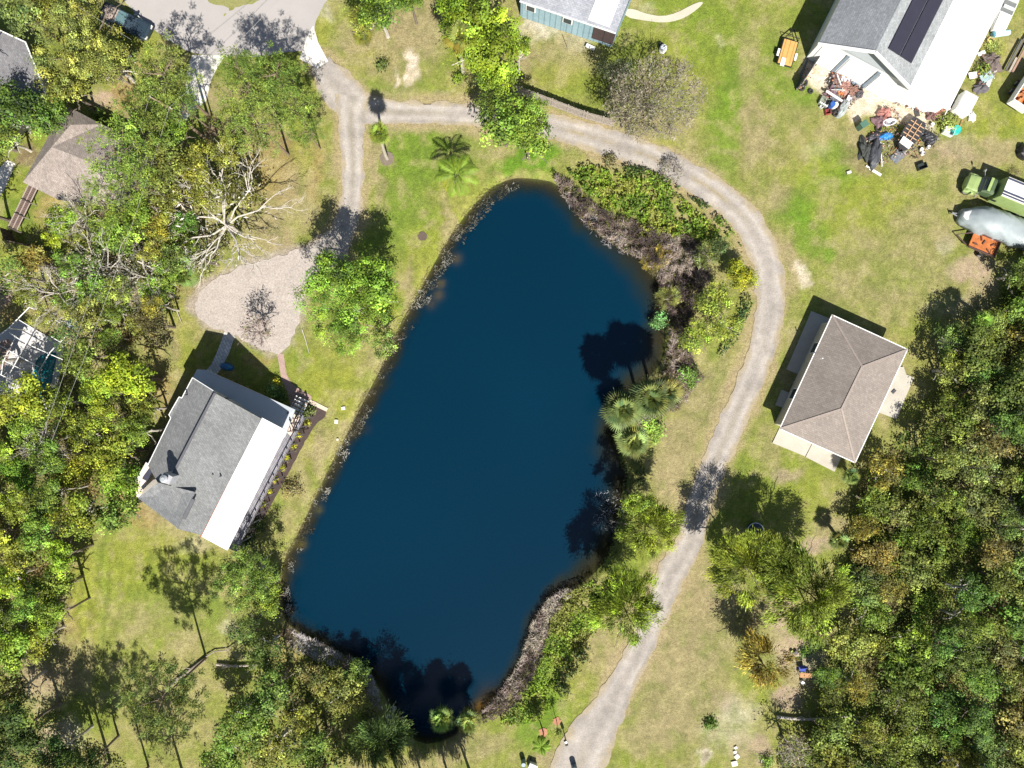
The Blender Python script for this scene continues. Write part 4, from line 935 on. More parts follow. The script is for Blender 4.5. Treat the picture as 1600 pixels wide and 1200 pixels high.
# ------------------------------------------------------------------ vehicles and trailers (local x = forward)
def wheel(parent, x, y, r=.36, w_=.24):
    m = MB(); m.tube((x, y - w_ / 2, r), (x, y + w_ / 2, r), r, r, 18); o = m.build('wheel', BLACK, parent, world=False)
    h_ = MB(); h_.tube((x, y - w_ / 2 - .01, r), (x, y + w_ / 2 + .01, r), r * .55, r * .55, 12); h_.build('rim', STEEL, o, world=False)
def rz_px(a, b2): return math.atan2(-(b2[1] - a[1]), b2[0] - a[0])
def carbody(stations, n=14):
    """stations: x, half width, z low, z high -> rounded loft"""
    rings = []
    for (x, hw, z0, z1) in stations:
        ring = []
        for i in range(n):
            t = 6.2832 * i / n; c, s_ = math.cos(t), math.sin(t); e = .35
            ring.append(Vector((x, hw * math.copysign(abs(c) ** e, c), (z0 + z1) / 2 + (z1 - z0) / 2 * math.copysign(abs(s_) ** e, s_))))
        rings.append(ring)
    return MB().loft(rings)
def pickup():
    p = G(197, 34, .9); t = thing('pickup_truck', 'dark pickup truck parked at the road edge under trees', 'truck', (p.x, p.y, 0), rz_px((165, 22), (220, 48)))
    bl = M('dark_car_paint', (.025, .04, .055), .2, .05)
    bd = carbody([(-2.8, .9, .45, 1.0), (-2.7, .97, .35, 1.05), (.6, .98, .35, 1.08), (2.3, .95, .35, 1.05), (2.7, .85, .4, .9)]).build('body', bl, t, world=False, smooth=False)
    MB().box((-1.75, 0, 1.1), (1.9, 1.55, .05)).build('cargo_bed', M('tan_bed', (.34, .27, .23), .9), t, world=False)
    e = MB(); 
    for y in (-.86, .86): e.box((-1.75, y, 1.18), (2.0, .12, .18))
    e.box((-2.72, 0, 1.18), (.1, 1.8, .18)); e.build('bed_rail', bl, t, world=False)
    cb = carbody([(-.75, .8, 1.0, 1.55), (-.6, .8, 1.0, 1.72), (.5, .78, 1.0, 1.72), (1.2, .84, 1.0, 1.12)]).build('cab', M('dark_glass', (.03, .045, .06), .12, .1), t, world=False)
    MB().box((-.05, 0, 1.735), (1.05, 1.3, .04)).build('cab_roof', M('teal_roof', (.10, .17, .18), .3), t, world=False)
    MB().box((1.9, 0, 1.06), (1.1, 1.5, .05)).build('bonnet', bl, t, world=False)
    for y in (-.65, .65): MB().box((2.66, y, .8), (.1, .4, .2)).build('headlight', M('lamp_glass', (.7, .7, .68), .15), t, world=False)
    for y in (-1.05, 1.05): MB().box((.75, y, 1.15), (.2, .22, .18)).build('wing_mirror', bl, t, world=False)
    for x in (-1.8, 1.8):
        for y in (-.85, .85): wheel(t, x, y)
pickup()
def flatbed():
    p = G(1231, 82, .7); t = thing('utility_trailer', 'small flatbed trailer with orange plywood deck on the pasture', 'trailer', (p.x, p.y, 0), rz_px((1226, 104), (1238, 62)))
    MB().box((0, 0, .66), (2.7, 1.5, .08)).build('deck', M('orange_plywood', (.52, .30, .09), .7, .15, 1.5), t, world=False)
    b_ = MB()
    for y in (-.5, 0, .5): b_.box((.1, y, .72), (2.5, .05, .03))
    b_.build('batten', M('orange_batten', (.42, .23, .07), .8), t, world=False)
    f_ = MB()
    for y in (-.8, .8): f_.bar((-1.4, y, .6), (1.4, y, .6), .1, .12)
    f_.bar((-1.4, -.8, .6), (-1.4, .8, .6), .1, .12); f_.bar((1.4, -.8, .6), (1.4, .8, .6), .1, .12); f_.bar((1.4, -.8, .6), (2.7, 0, .5), .08, .1); f_.bar((1.4, .8, .6), (2.7, 0, .5), .08, .1)
    f_.bar((1.5, -.7, .6), (1.5, -.7, 1.2), .05, .05); f_.bar((1.5, .7, .6), (1.5, .7, 1.2), .05, .05); f_.bar((1.5, -.7, 1.2), (1.5, .7, 1.2), .05, .05); f_.build('frame', M('black_metal', (.02, .02, .022), .5), t, world=False)
    sh_ = MB().box((-1.15, .25, .76), (.9, .45, .05)).build('white_board', WPAINT, t, world=False)
    for y in (-.98, .98): wheel(t, -.2, y, .3, .2); MB().box((-.2, y, .64), (.8, .24, .04)).build('mudguard', WPAINT, t, world=False)
flatbed()
def boxtruck():
    p = G(1528, 290, 1.0); d = rz_px((1580, 312), (1524, 289)); t = thing('box_truck', 'old light green box truck facing west beside the tarped boat', 'truck', (p.x, p.y, 0), d)
    gr = M('pale_green_paint', (.27, .36, .13), .5, .15); dk = M('dark_green_paint', (.07, .11, .05), .5, .15)
    carbody([(1.35, .55, .5, 1.0), (1.2, .8, .45, 1.25), (.6, .85, .45, 1.4), (-.1, .9, .45, 1.45)]).build('bonnet', gr, t, world=False)
    m = MB()
    for y in (-.9, .9): m.loft([[Vector((x, y + .22 * math.cos(6.28 * i / 10), .8 + (hh) * math.sin(6.28 * i / 10))) for i in range(10)] for x, hh in ((1.2, .15), (.9, .35), (.4, .35), (.1, .15))])
    m.build('fender', gr, t, world=False)
    carbody([(.0, .8, .9, 1.6), (-.15, .9, .8, 1.9), (-.9, .9, .8, 2.2), (-1.3, .9, .8, 2.2)]).build('cab', dk, t, world=False)
    MB().add([(.10, -.75, 1.5), (.10, .75, 1.5), (-.35, .7, 2.16), (-.35, -.7, 2.16)], [(0, 1, 2, 3)]).build('windscreen', GLASS, t, world=False)
    MB().box((-.6, 0, 2.24), (.3, 1.5, .05)).build('visor', gr, t, world=False)
    MB().box((-4.6, 0, 1.85), (6.0, 2.2, 2.3)).build('box_body', gr, t, world=False, bevel=.06)
    rf = MB().box((-4.6, 0, 3.03), (5.9, 2.1, .05)).build('box_roof', M('dirty_white_roof', (.62, .60, .57), .8, .3, 1.2), t, world=False)
    sp = MB()
    for y in (-.88, .55, .85): sp.box((-4.6, y, 3.07), (5.9, .2 if y != .85 else .16, .03))
    sp.build('roof_stripe', M('navy_stripe', (.04, .05, .09), .6), rf, world=False)
    mr = MB(); mr.bar((-.1, -.9, 1.5), (.2, -1.5, 1.6), .04, .04); mr.bar((-.1, .9, 1.5), (.2, 1.5, 1.6), .04, .04); mr.box((.2, -1.5, 1.6), (.1, .2, .35)); mr.box((.2, 1.5, 1.6), (.1, .2, .35)); mr.build('wing_mirror', STEEL, t, world=False)
    for x in (.7, -5.6):
        for y in (-.85, .85): wheel(t, x, y, .42, .28)
    MB().box((-1.9, 1.11, 1.5), (.5, .03, .35)).build('vent', M('black_metal', (.02, .02, .022), .5), t, world=False)
boxtruck()
def grid_cloth(name, label, cat, poly_fn, mat, t=None): pass
def tarp_boat():
    p = G(1560, 352, 1.0); d = rz_px((1600, 366), (1500, 335)); t = thing('tarped_boat', 'long boat under a pale silver tarpaulin beside the green truck', 'boat', (p.x, p.y, 0), d)
    rings = []; rs = random.Random(4); n = 24
    for k in range(20):
        u = k / 19; x = 4.1 - u * 9.5; hw = 1.45 * min(1, (u * 3.2 + .25)) ** .6; hh = 1.9 - .35 * math.cos(u * 9) - (.5 if u < .1 else 0)
        ring = []
        for i in range(n):
            a = math.pi * (i / (n - 1)); f_ = abs(math.sin(a)) ** .55; y = math.cos(a) * hw * (1.05 + .1 * math.sin(u * 30 + i)) ; z = .15 + f_ * hh + .09 * mnoise.noise(Vector((x * 1.2, y * 2, 3)))
            ring.append(Vector((x, y, z)))
        rings.append(ring)
    MB().loft(rings).build('tarpaulin', M('silver_tarp', (.27, .31, .32), .55, .12, 1.0), t, world=False, smooth=True)
    hb = carbody([(4.0, .3, .5, 1.2), (3.0, .9, .3, 1.5), (-5.0, 1.1, .3, 1.5)]); hb.build('hull', M('white_gelcoat', (.6, .6, .6), .4), t, world=False)
    f_ = MB(); f_.bar((3.6, -.3, .5), (4.9, 0, .45), .1, .1); f_.bar((3.6, .3, .5), (4.9, 0, .45), .1, .1); f_.tube((4.9, 0, .1), (4.9, 0, .7), .06, .06, 8); f_.build('trailer_frame', STEEL, t, world=False)
tarp_boat()
def rusty_trailer():
    p = G(1537, 382, .8); t = thing('rusty_trailer', 'rusty orange steel trailer beside the tarped boat', 'trailer', (p.x, p.y, 0), rz_px((1560, 392), (1512, 372)))
    MB().box((0, 0, .75), (2.9, 1.7, .08)).build('bed', M('orange_rust', (.42, .13, .035), .9, .45, 1.6), t, world=False)
    e = MB()
    for y in (-.88, .88): e.box((0, y, .9), (3.0, .08, .3))
    e.box((-1.5, 0, .9), (.08, 1.8, .3)); e.bar((1.5, -.8, .7), (3.0, 0, .55), .09, .09); e.bar((1.5, .8, .7), (3.0, 0, .55), .09, .09); e.build('side_rail', M('brown_steel', (.09, .05, .045), .8), t, world=False)
    s_ = MB()
    for i, (x, y) in enumerate(((.9, .3), (.1, -.2), (-.7, .5), (-.9, -.3), (.5, -.5))): s_.box((x, y, .86), (.5, .12, .12), i * 1.3)
    s_.build('loose_iron', M('dark_rust', (.10, .05, .035), .9), t, world=False)
    for y in (-1.05, 1.05): wheel(t, -.3, y, .33, .2)
rusty_trailer()
def edge_truck():
    p = G(1606, 140, 1.0); t = thing('open_trailer', 'white-sided trailer full of orange scrap at the right edge', 'trailer', (p.x, p.y, 0), rz_px((1582, 170), (1616, 118)))
    e = MB()
    for y in (-1.0, 1.0): e.box((0, y, 1.3), (4.6, .1, 1.1))
    for x in (-2.3, 2.3): e.box((x, 0, 1.3), (.1, 2.0, 1.1))
    e.build('side_panel', WPAINT, t, world=False); MB().box((0, 0, .8), (4.5, 1.9, .1)).build('bed', M('orange_rust', (.42, .13, .035), .9, .45, 1.6), t, world=False)
    s_ = MB(); rs = random.Random(2)
    for i in range(26): s_.box((rs.uniform(-2, 2), rs.uniform(-.8, .8), rs.uniform(.95, 1.5)), (rs.uniform(.3, .9), rs.uniform(.1, .3), .12), rs.uniform(0, 3), rs.uniform(-.4, .4))
    s_.build('scrap', M('orange_scrap', (.45, .18, .07), .85, .5, 2), t, world=False)
    for x in (-.6, .4):
        for y in (-1.15, 1.15): wheel(t, x, y, .36, .22)
edge_truck()
def skiff():
    p = G(1572, 20, .8); t = thing('white_skiff', 'open white skiff lying beside the barn lean-to near the top edge', 'boat', (p.x, p.y, 0), rz_px((1567, 34), (1580, 4)))
    W_ = M('white_gelcoat', (.6, .6, .6), .4)
    m = carbody([(-2.1, .55, .2, .8), (-1.5, .78, .1, .85), (1.2, .85, .1, .85), (2.2, .8, .2, .85)]); m.build('hull', W_, t, world=False)
    MB().box((.95, 0, .86), (2.0, 1.35, .04)).build('cockpit_floor', M('dark_cockpit', (.14, .15, .15), .8), t, world=False)
    for x in (.5, 1.4): MB().box((x, 0, .98), (.3, 1.2, .12)).build('bench', W_, t, world=False)
    MB().box((-1.1, 0, .89), (1.7, 1.3, .06)).build('foredeck', W_, t, world=False)
skiff()
def camper():
    p = G(1507, 163, 1.2); t = thing('white_box_trailer', 'low ribbed white trailer behind the barn corner', 'trailer', (p.x, p.y, 0), rz_px((1498, 178), (1514, 148)))
    MB().box((0, 0, 1.1), (2.2, 1.6, 1.2)).build('box_body', WPAINT, t, world=False, bevel=.05)
    r_ = MB()
    for i in range(6): r_.box((0, -.7 + i * .28, 1.73), (2.1, .05, .04))
    r_.build('roof_rib', M('pale_rib', (.6, .6, .61), .6), t, world=False); MB().box((0.1, -.83, 1.2), (1.2, .04, .6)).build('window', GLASS, t, world=False)
    for y in (-.85, .85): wheel(t, 0, y, .3, .2)
camper()

# ------------------------------------------------------------------ small things
def local(label, cat, name, px, py, rz=0, z=0.0, group=None):
    p = G(px, py, z + .2); return thing(name, label, cat, (p.x, p.y, z), rz, group)
def one(name, mb, mat, px, py, label, cat, rz=0, color=None, z=0.0, group=None, zc=.2, bevel=0, smooth=False):
    p = G(px, py, z + zc); o = mb.build(name, mat, None, smooth=smooth, bevel=bevel, color=color); o.location = (p.x, p.y, z); o.rotation_euler = (0, 0, rz); return tag(o, label, cat, group)
def tyre(px, py, label, r=.36, tilt=0, group='old tyres lying by the barn'):
    mb = MB(); rings = []
    for k in range(18):
        a = 6.2832 * k / 18; rings.append([Vector(((r - .11 + .11 * math.cos(6.2832 * i / 8)) * math.cos(a), (r - .11 + .11 * math.cos(6.2832 * i / 8)) * math.sin(a), .12 + .11 * math.sin(6.2832 * i / 8))) for i in range(8)])
    rings.append(rings[0]); mb.loft(rings, False); o = one('tyre', mb, BLACK, px, py, label, 'tyre', group=group); o.rotation_euler = (tilt, tilt * .6, 0); o.location.z += abs(tilt) * r * .8
def barrel(px, py, label, col, r=.29, h=.85, name='barrel', cat='barrel'):
    mb = MB().lathe((0, 0, 0), [(r * .95, 0), (r, .03), (r, h * .33), (r * 1.04, h * .35), (r, h * .37), (r, h * .66), (r * 1.04, h * .68), (r, h * .7), (r, h - .03), (r * .93, h), (r * .9, h - .03)], 16)
    one(name, mb, PAINT, px, py, label, cat, color=col, zc=h)
def crate(px, py, label, col, d=(.7, .5, .4), rz=0, name='crate', cat='crate'):
    x, y, z = d; mb = MB(); mb.box((0, 0, .03), (x, y, .05))
    for s in (-1, 1): mb.box((s * x / 2, 0, z / 2), (.04, y, z)); mb.box((0, s * y / 2, z / 2), (x + .04, .04, z))
    one(name, mb, PAINT, px, py, label, cat, rz, col, zc=z)
def sheetm(px, py, label, col, w_, l, rz=0, z=.1, tilt=.06, name='metal_sheet', cat='sheet', mat=None, rib=0):
    mb = MB(); n = 6; v = []; 
    for i in range(n + 1):
        for j in range(n + 1): v.append((l * (i / n - .5), w_ * (j / n - .5), z + .08 * mnoise.noise(Vector((i * .7 + px, j * .7, 1))) + tilt * (i / n - .5) * l + (rib * .03 * (j % 2))))
    f_ = [(i * (n + 1) + j, (i + 1) * (n + 1) + j, (i + 1) * (n + 1) + j + 1, i * (n + 1) + j + 1) for i in range(n) for j in range(n)]
    mb.add(v, f_); mb.add([(a, b_, c - .03) for a, b_, c in v], [tuple(reversed(q)) for q in f_])
    one(name, mb, mat or PAINT, px, py, label, cat, rz, col)
def pole(pa, pb, label, col, r=.05, za=.1, zb=.1, name='pipe', cat='pipe', square=False):
    a = G(*pa, za); b2 = G(*pb, zb); mb = MB()
    (mb.bar(Vector(), b2 - a, r * 2, r * 1.4) if square else mb.tube(Vector(), b2 - a, r, r, 8))
    o = mb.build(name, MATTE, None, color=col); o.location = a; tag(o, label, cat)
def heap(px, py, label, col, rx, ry, h, rz=0, name='tarp_heap', cat='tarpaulin', mat=None, seed=0, rough=.35):
    n = 20; rings = []
    for k in range(7):
        u = k / 6; ring = []
        for i in range(n):
            a = 6.2832 * i / n; q = 1 + rough * mnoise.noise(Vector((math.cos(a) * 1.8 + seed, math.sin(a) * 1.8, u * 2)))
            r = math.cos(u * 1.45) ** .7 * q; ring.append(Vector((rx * r * math.cos(a), ry * r * math.sin(a), h * math.sin(u * 1.57) * (1 + rough * .6 * mnoise.noise(Vector((math.cos(a) * 3, math.sin(a) * 3 + seed, u * 3)))))))
        rings.append(ring)
    one(name, MB().loft(rings), mat or PAINT, px, py, label, cat, rz, col, smooth=False)
def ladder(pa, pb, label, col, z0=.1, z1=.1, w_=.45, n=9):
    a = G(*pa, z0); b2 = G(*pb, z1); d = (b2 - a); s = Vector((-d.y, d.x, 0)).normalized() * w_ / 2; mb = MB()
    for q in (-s, s): mb.bar(q, d + q, .06, .06)
    for i in range(n): c = d * (i + .5) / n; mb.bar(c - s, c + s, .09, .04)
    o = mb.build('ladder', MATTE, None, color=col); o.location = a; tag(o, label, 'ladder')
# west scrap pile
for px, py, lb, r, ti in ((1256, 129, 'old tyre leaning on the grey slat fence by the sand', .4, .6), (1253, 137, 'lower tyre at the foot of the grey slat fence', .34, .3), (1267, 142, 'dark tyre flat on sand near the grass edge', .3, 0),
    (1297, 127, 'tyre on the west side of the scrap pile beside a white lid', .36, .2), (1306, 177, 'black tyre at the south tip of the west scrap pile', .36, .1), (1419, 161, 'left of two tyres leaning under the barn lean-to', .38, .7), (1437, 164, 'right tyre leaning under the barn lean-to', .38, .7), (1373, 200, 'black tyre below the white bathtub', .4, 0), (1443, 209, 'tyre between boat frame and black sacks', .36, .2), (1380, 148, 'small tyre on sand beside the barn door gap', .3, 0)):
    tyre(px, py, lb, r, ti)
crate(1306, 137, 'teal plastic crate on the west scrap pile', (.22, .42, .44), (.6, .45, .3), .3); crate(1289, 158, 'grey-green open cart at the south-west of the scrap pile', (.22, .25, .20), (1.0, .8, .45), -.5, 'garden_cart', 'cart')
crate(1286, 165, 'black and white tub below the grey-green cart', (.7, .7, .7), (.6, .3, .3), .6, 'tub', 'tub'); crate(1294, 174, 'dark red crate south of the white rail', (.28, .05, .05), (.5, .5, .4), .2)
barrel(1302, 162, 'blue drum on the west scrap pile', (.03, .10, .35)); barrel(1307, 163, 'white round tank beside the blue drum', (.7, .75, .75), .26, .8)
sheetm(1313, 146, 'orange sheet on the west scrap pile', (.50, .17, .05), .5, .6, .3, .4); sheetm(1304, 155, 'dark slate panel on the west scrap pile', (.09, .10, .13), .8, .9, -.5, .4); sheetm(1325, 157, 'white panel on the east flank of the west pile', (.7, .68, .72), .5, .9, 1.2, .4)
sheetm(1322, 124, 'pinkish white panel beside the barn door', (.68, .58, .60), .8, 1.1, -.4, .35); sheetm(1338, 130, 'grey-blue metal box lid by the barn door', (.22, .27, .31), .7, .9, .7, .4)
heap(1316, 170, 'grey tarpaulin draped over the south end of the scrap', (.30, .33, .32), .55, 1.1, .7, -.5, seed=3); heap(1330, 140, 'rusty brown engine heap in the scrap pile', (.22, .12, .09), .8, .6, .6, .2, 'scrap_engine', 'scrap', MATTE, 5, .9); heap(1320, 136, 'reddish scrap metal heap mid pile', (.33, .18, .15), .9, .6, .5, .8, 'scrap_heap', 'scrap', MATTE, 9, .9); heap(1305, 122, 'brown branches and scrap near the door gap', (.20, .13, .12), .7, .5, .5, 2.2, 'scrap_heap', 'scrap', MATTE, 12, .9); heap(1298, 145, 'purple-brown junk heap on the west side', (.16, .10, .12), .7, .6, .5, .3, 'scrap_heap', 'scrap', MATTE, 15, .9); heap(1344, 145, 'dark wheeled machinery on the pile edge', (.10, .09, .10), .6, .4, .5, 1.0, 'old_mower', 'machinery', MATTE, 18, .9)
pole((1291, 142), (1316, 158), 'long white board lying across the west pile', (.75, .66, .66), .10, .8, .7, 'white_board', 'board', True); pole((1308, 116), (1314, 133), 'white pole standing over the west pile', (.7, .68, .62), .06, .9, .8); pole((1281, 159), (1293, 166), 'short white rail beside the grey-green cart', (.75, .75, .72), .06, .5, .5, 'rail', 'rail'); pole((1299, 140), (1320, 141), 'thin pale rod across the teal crate', (.6, .6, .55), .03, .9, .9)
bar_ = pole((1262, 95), (1244, 138), 'long dark pole lying in the barn shadow', (.10, .12, .13), .05); pole((1267, 80), (1250, 118), 'second dark pole lying higher in the barn shadow', (.12, .14, .15), .05)
# east scrap
barrel(1427, 157, 'pale blue drum under the barn lean-to', (.35, .46, .55), .3, .9); ladder((1430, 165), (1434, 182), 'dark ladder flat on the sand', (.06, .06, .06)); ladder((1455, 160), (1444, 174), 'white ladder leaning at the lean-to edge', (.8, .8, .8), 1.4, .1, .5, 7)
one('recycling_bin', MB().box((0, 0, .55), (.75, .6, 1.1)).box((0, 0, 1.12), (.82, .68, .06)), PAINT, 1350, 194, 'dark green wheeled bin alone on the grass south of the sand', 'bin', .6, (.07, .15, .11), zc=1.0, bevel=.03)
mbt = MB(); mbt.loft([[Vector((.75 * s * math.cos(6.2832 * i / 20), .38 * s * math.sin(6.2832 * i / 20), z)) for i in range(20)] for s, z in ((.8, 0), (1, .5), (.86, .52), (.7, .15))]); one('bathtub', mbt, PAINT, 1388, 192, 'white bathtub full of junk on the sand', 'bathtub', .2, (.75, .76, .8))
heap(1381, 178, 'rusty red metal junk above the bathtub', (.40, .18, .15), .7, .7, .6, .4, 'scrap_heap', 'scrap', MATTE, 21, .9); heap(1375, 190, 'dark purple junk left of the bathtub', (.17, .10, .11), .6, .8, .5, .4, 'scrap_heap', 'scrap', MATTE, 22, .9); heap(1384, 213, 'bright blue tarpaulin bundle', (.02, .20, .55), .75, .4, .5, .15, seed=7); heap(1366, 213, 'black tarpaulin west of the blue bundle', (.035, .035, .045), .9, .4, .45, .4, seed=8)
heap(1366, 240, 'black plastic sheeting over a long heap', (.06, .062, .07), .7, 1.7, .8, -.15, seed=11); heap(1351, 234, 'dark metal junk at the west end of the yard', (.045, .05, .045), .6, 1.2, .6, .1, 'scrap_heap', 'scrap', MATTE, 24, .8)
pole((1376, 222), (1378, 260), 'long white pipe beside the black sheeting', (.75, .72, .68), .06, .3, .3); pole((1353, 259), (1377, 273), 'upper white plank at the south of the yard', (.70, .68, .62), .07, name='plank', cat='plank', square=True); pole((1358, 264), (1376, 275), 'lower white plank at the south of the yard', (.62, .60, .55), .06, name='plank', cat='plank', square=True)
sheetm(1405, 243, 'grey metal sheet on the grass below the boat frame', (.16, .17, .18), 1.0, 1.6, .7, .12); pole((1404, 228), (1398, 246), 'pale plank beside the grey metal sheet', (.5, .4, .3), .05, name='plank', cat='plank', square=True)
def boatframe():
    t = local('dark open hull with bare timber ribs amid the junk', 'boat', 'boat_frame', 1419, 212, 1.0)
    m = MB(); m.loft([[Vector((x, w_ * math.cos(math.pi + math.pi * i / 11), .75 * (1 - math.sin(math.pi * i / 11)) * 1 + .05)) for i in range(12)] for x, w_ in ((-2.0, .25), (-1.4, .8), (0, 1.0), (1.2, .95), (1.8, .7))], False); m.build('hull', M('black_hull', (.03, .03, .035), .6), t, world=False).modifiers.new('th', 'SOLIDIFY').thickness = .05
    r_ = MB()
    for i in range(6): r_.bar((-1.3 + i * .5, -.85, .8), (-1.3 + i * .5, .85, .8), .09, .08)
    r_.bar((-1.6, -.3, .88), (1.5, -.3, .88), .08, .08); r_.bar((-1.6, .35, .88), (1.5, .35, .88), .08, .08); r_.build('timber_rib', M('raw_timber', (.48, .30, .17), .8, .2), t, world=False)
    MB().box((-1.2, 0, .95), (.8, 1.3, .06), 0, .1).build('white_seat', WPAINT, t, world=False)
boatframe()
for i, (px, py, r, lb) in enumerate(((1449, 213, .7, 'largest of the black plastic sacks east of the boat frame'), (1458, 217, .55, 'black sack at the east end of the row'), (1452, 222, .5, 'southmost black sack with white flecks'), (1441, 206, .5, 'black sack nearest the barn'))):
    heap(px, py, lb, (.03, .03, .035), r, r * .8, r * .8, i, 'black_sack', 'sack', PAINT, 30 + i, .4)
for i, (px, py, lb) in enumerate(((1458, 194, 'white bucket on bare soil above the black sacks'), (1441, 233, 'upper of two white buckets in the weeds'), (1443, 239, 'lower of two white buckets in the weeds'), (1461, 217, 'white tub lying on the easternmost black sack'), (1452, 229, 'white bottle crate below the black sacks'))):
    barrel(px, py, lb, (.75, .73, .68), .2, .38, 'bucket', 'bucket')
crate(1442, 259, 'black toolbox alone on the grass', (.03, .04, .035), (.95, .6, .45), .35, 'toolbox', 'toolbox'); heap(1471, 175, 'rust-red scrap at the barn corner', (.40, .20, .14), .9, .5, .5, .5, 'scrap_heap', 'scrap', MATTE, 41, .9); heap(1455, 178, 'dark brown scrap under the white ladder', (.16, .09, .08), .7, .5, .5, 1.5, 'scrap_heap', 'scrap', MATTE, 42, .9); heap(1408, 155, 'brown brush and scrap by the barn wall', (.22, .18, .14), .8, .5, .4, .5, 'scrap_heap', 'scrap', MATTE, 43, .9)
pole((1480, 172), (1471, 190), 'white pole leaning on the barn corner', (.75, .75, .75), .05, 1.4, .1)
barrel(1496, 202, 'teal water tub on the grass by the weeds', (.03, .42, .36), .48, .5, 'water_tub', 'tub'); crate(1484, 204, 'white wire cart next to the teal tub', (.6, .63, .62), (1.1, .8, .5), -.4, 'garden_cart', 'cart'); pole((1500, 198), (1504, 188), 'orange stick beside the teal tub', (.6, .25, .12), .04)
heap(1519, 181, 'white bag of rubbish below the white trailer', (.72, .70, .64), .45, .6, .4, .2, 'rubbish_bag', 'bag', PAINT, 44, .5)
# right of the barn
heap(1549, 97, 'tangled dark scrap metal right of the barn', (.13, .10, .09), .8, 1.1, .7, .4, 'scrap_heap', 'scrap', MATTE, 46, 1.0); sheetm(1539, 122, 'pale teal cover over scrap right of the barn', (.30, .40, .40), .9, 1.3, .5, .5); sheetm(1520, 118, 'white slab against the barn lean-to', (.8, .78, .74), .7, .9, .2, .3); heap(1534, 134, 'dark mechanical junk below the teal cover', (.10, .09, .10), .8, .6, .5, .4, 'scrap_heap', 'scrap', MATTE, 47, .9); sheetm(1543, 130, 'pale grey panel beside the mechanical junk', (.55, .54, .52), .5, .9, 1.2, .4)
sheetm(1531, 85, 'white triangular flap beside the lean-to roof edge', (.75, .72, .68), .4, .8, .4, .5)
mb = MB(); rings = []
for k in range(16):
    a = 6.2832 * k / 16; rings.append([Vector(((.30 + .1 * math.cos(6.2832 * i / 8)) * math.cos(a), (.30 + .1 * math.cos(6.2832 * i / 8)) * math.sin(a), .1 + .1 * math.sin(6.2832 * i / 8))) for i in range(8)])
mb.loft(rings + [rings[0]], False); one('cable_reel', mb, PAINT, 1549, 62, 'orange-tan ring on the grass right of the barn', 'ring', color=(.60, .38, .18))
t = local('pale turquoise tank lying on the grass right of the barn', 'tank', 'water_tank', 1565, 53, .15); mb = MB(); mb.tube((-.9, 0, .3), (.75, 0, .3), .3, .3, 14); mb.build('tank_body', M('turquoise', (.42, .62, .62), .4), t, world=False); MB().box((-1.0, 0, .32), (.25, .5, .45)).build('valve_box', M('dark_teal', (.08, .22, .28), .5), t, world=False)
for i, (a, b2, lb, cl) in enumerate((((1577, 112), (1603, 60), 'longest grey timber in the stack at the right edge', (.33, .29, .25)), ((1582, 112), (1610, 60), 'brown timber in the middle of the stack at the right edge', (.30, .19, .14)), ((1571, 110), (1597, 62), 'dark timber on the left side of the right-edge stack', (.10, .10, .09)), ((1588, 90), (1606, 55), 'pale pole on top of the right-edge stack', (.5, .47, .42)))):
    pole(a, b2, lb, cl, .11, .35, .35, 'timber_beam', 'timber', True)
heap(1600, 238, 'black covered grill at the right edge of the pasture', (.02, .02, .022), .8, .9, .9, .3, 'covered_grill', 'grill', PAINT, 51, .3)
one('boundary_stone', MB().box((0, 0, .1), (.5, .3, .2)), MATTE, 1327, 269, 'small pale stone on the pasture south of the yard', 'stone', .3, (.5, .48, .42))
# behind the blue house
def bench():
    t = local('white garden bench in the yard behind the blue house', 'bench', 'garden_bench', 922, 75, -.45)
    MB().box((0, 0, .45), (1.0, .42, .06)).build('seat', WPAINT, t, world=False)
    for x in (-.4, .4): MB().box((x, 0, .22), (.08, .38, .44)).build('leg', M('black_metal', (.02, .02, .022), .5), t, world=False)
bench()
barrel(1037, 74, 'white round tank on the lawn beside the bare tree', (.80, .80, .80), .38, .75, 'water_tank', 'tank')
barrel(1033, 68, 'small black pail beside the white tank', (.03, .03, .035), .2, .4, 'pail', 'bucket'); barrel(845, 23, 'small dark pot by the blue house wall', (.08, .06, .05), .16, .3, 'plant_pot', 'pot')
pole((886, 74), (887, 62), 'thin clothes-line post behind the blue house', (.3, .28, .25), .035, .0, 2.0, 'clothes_post', 'post')
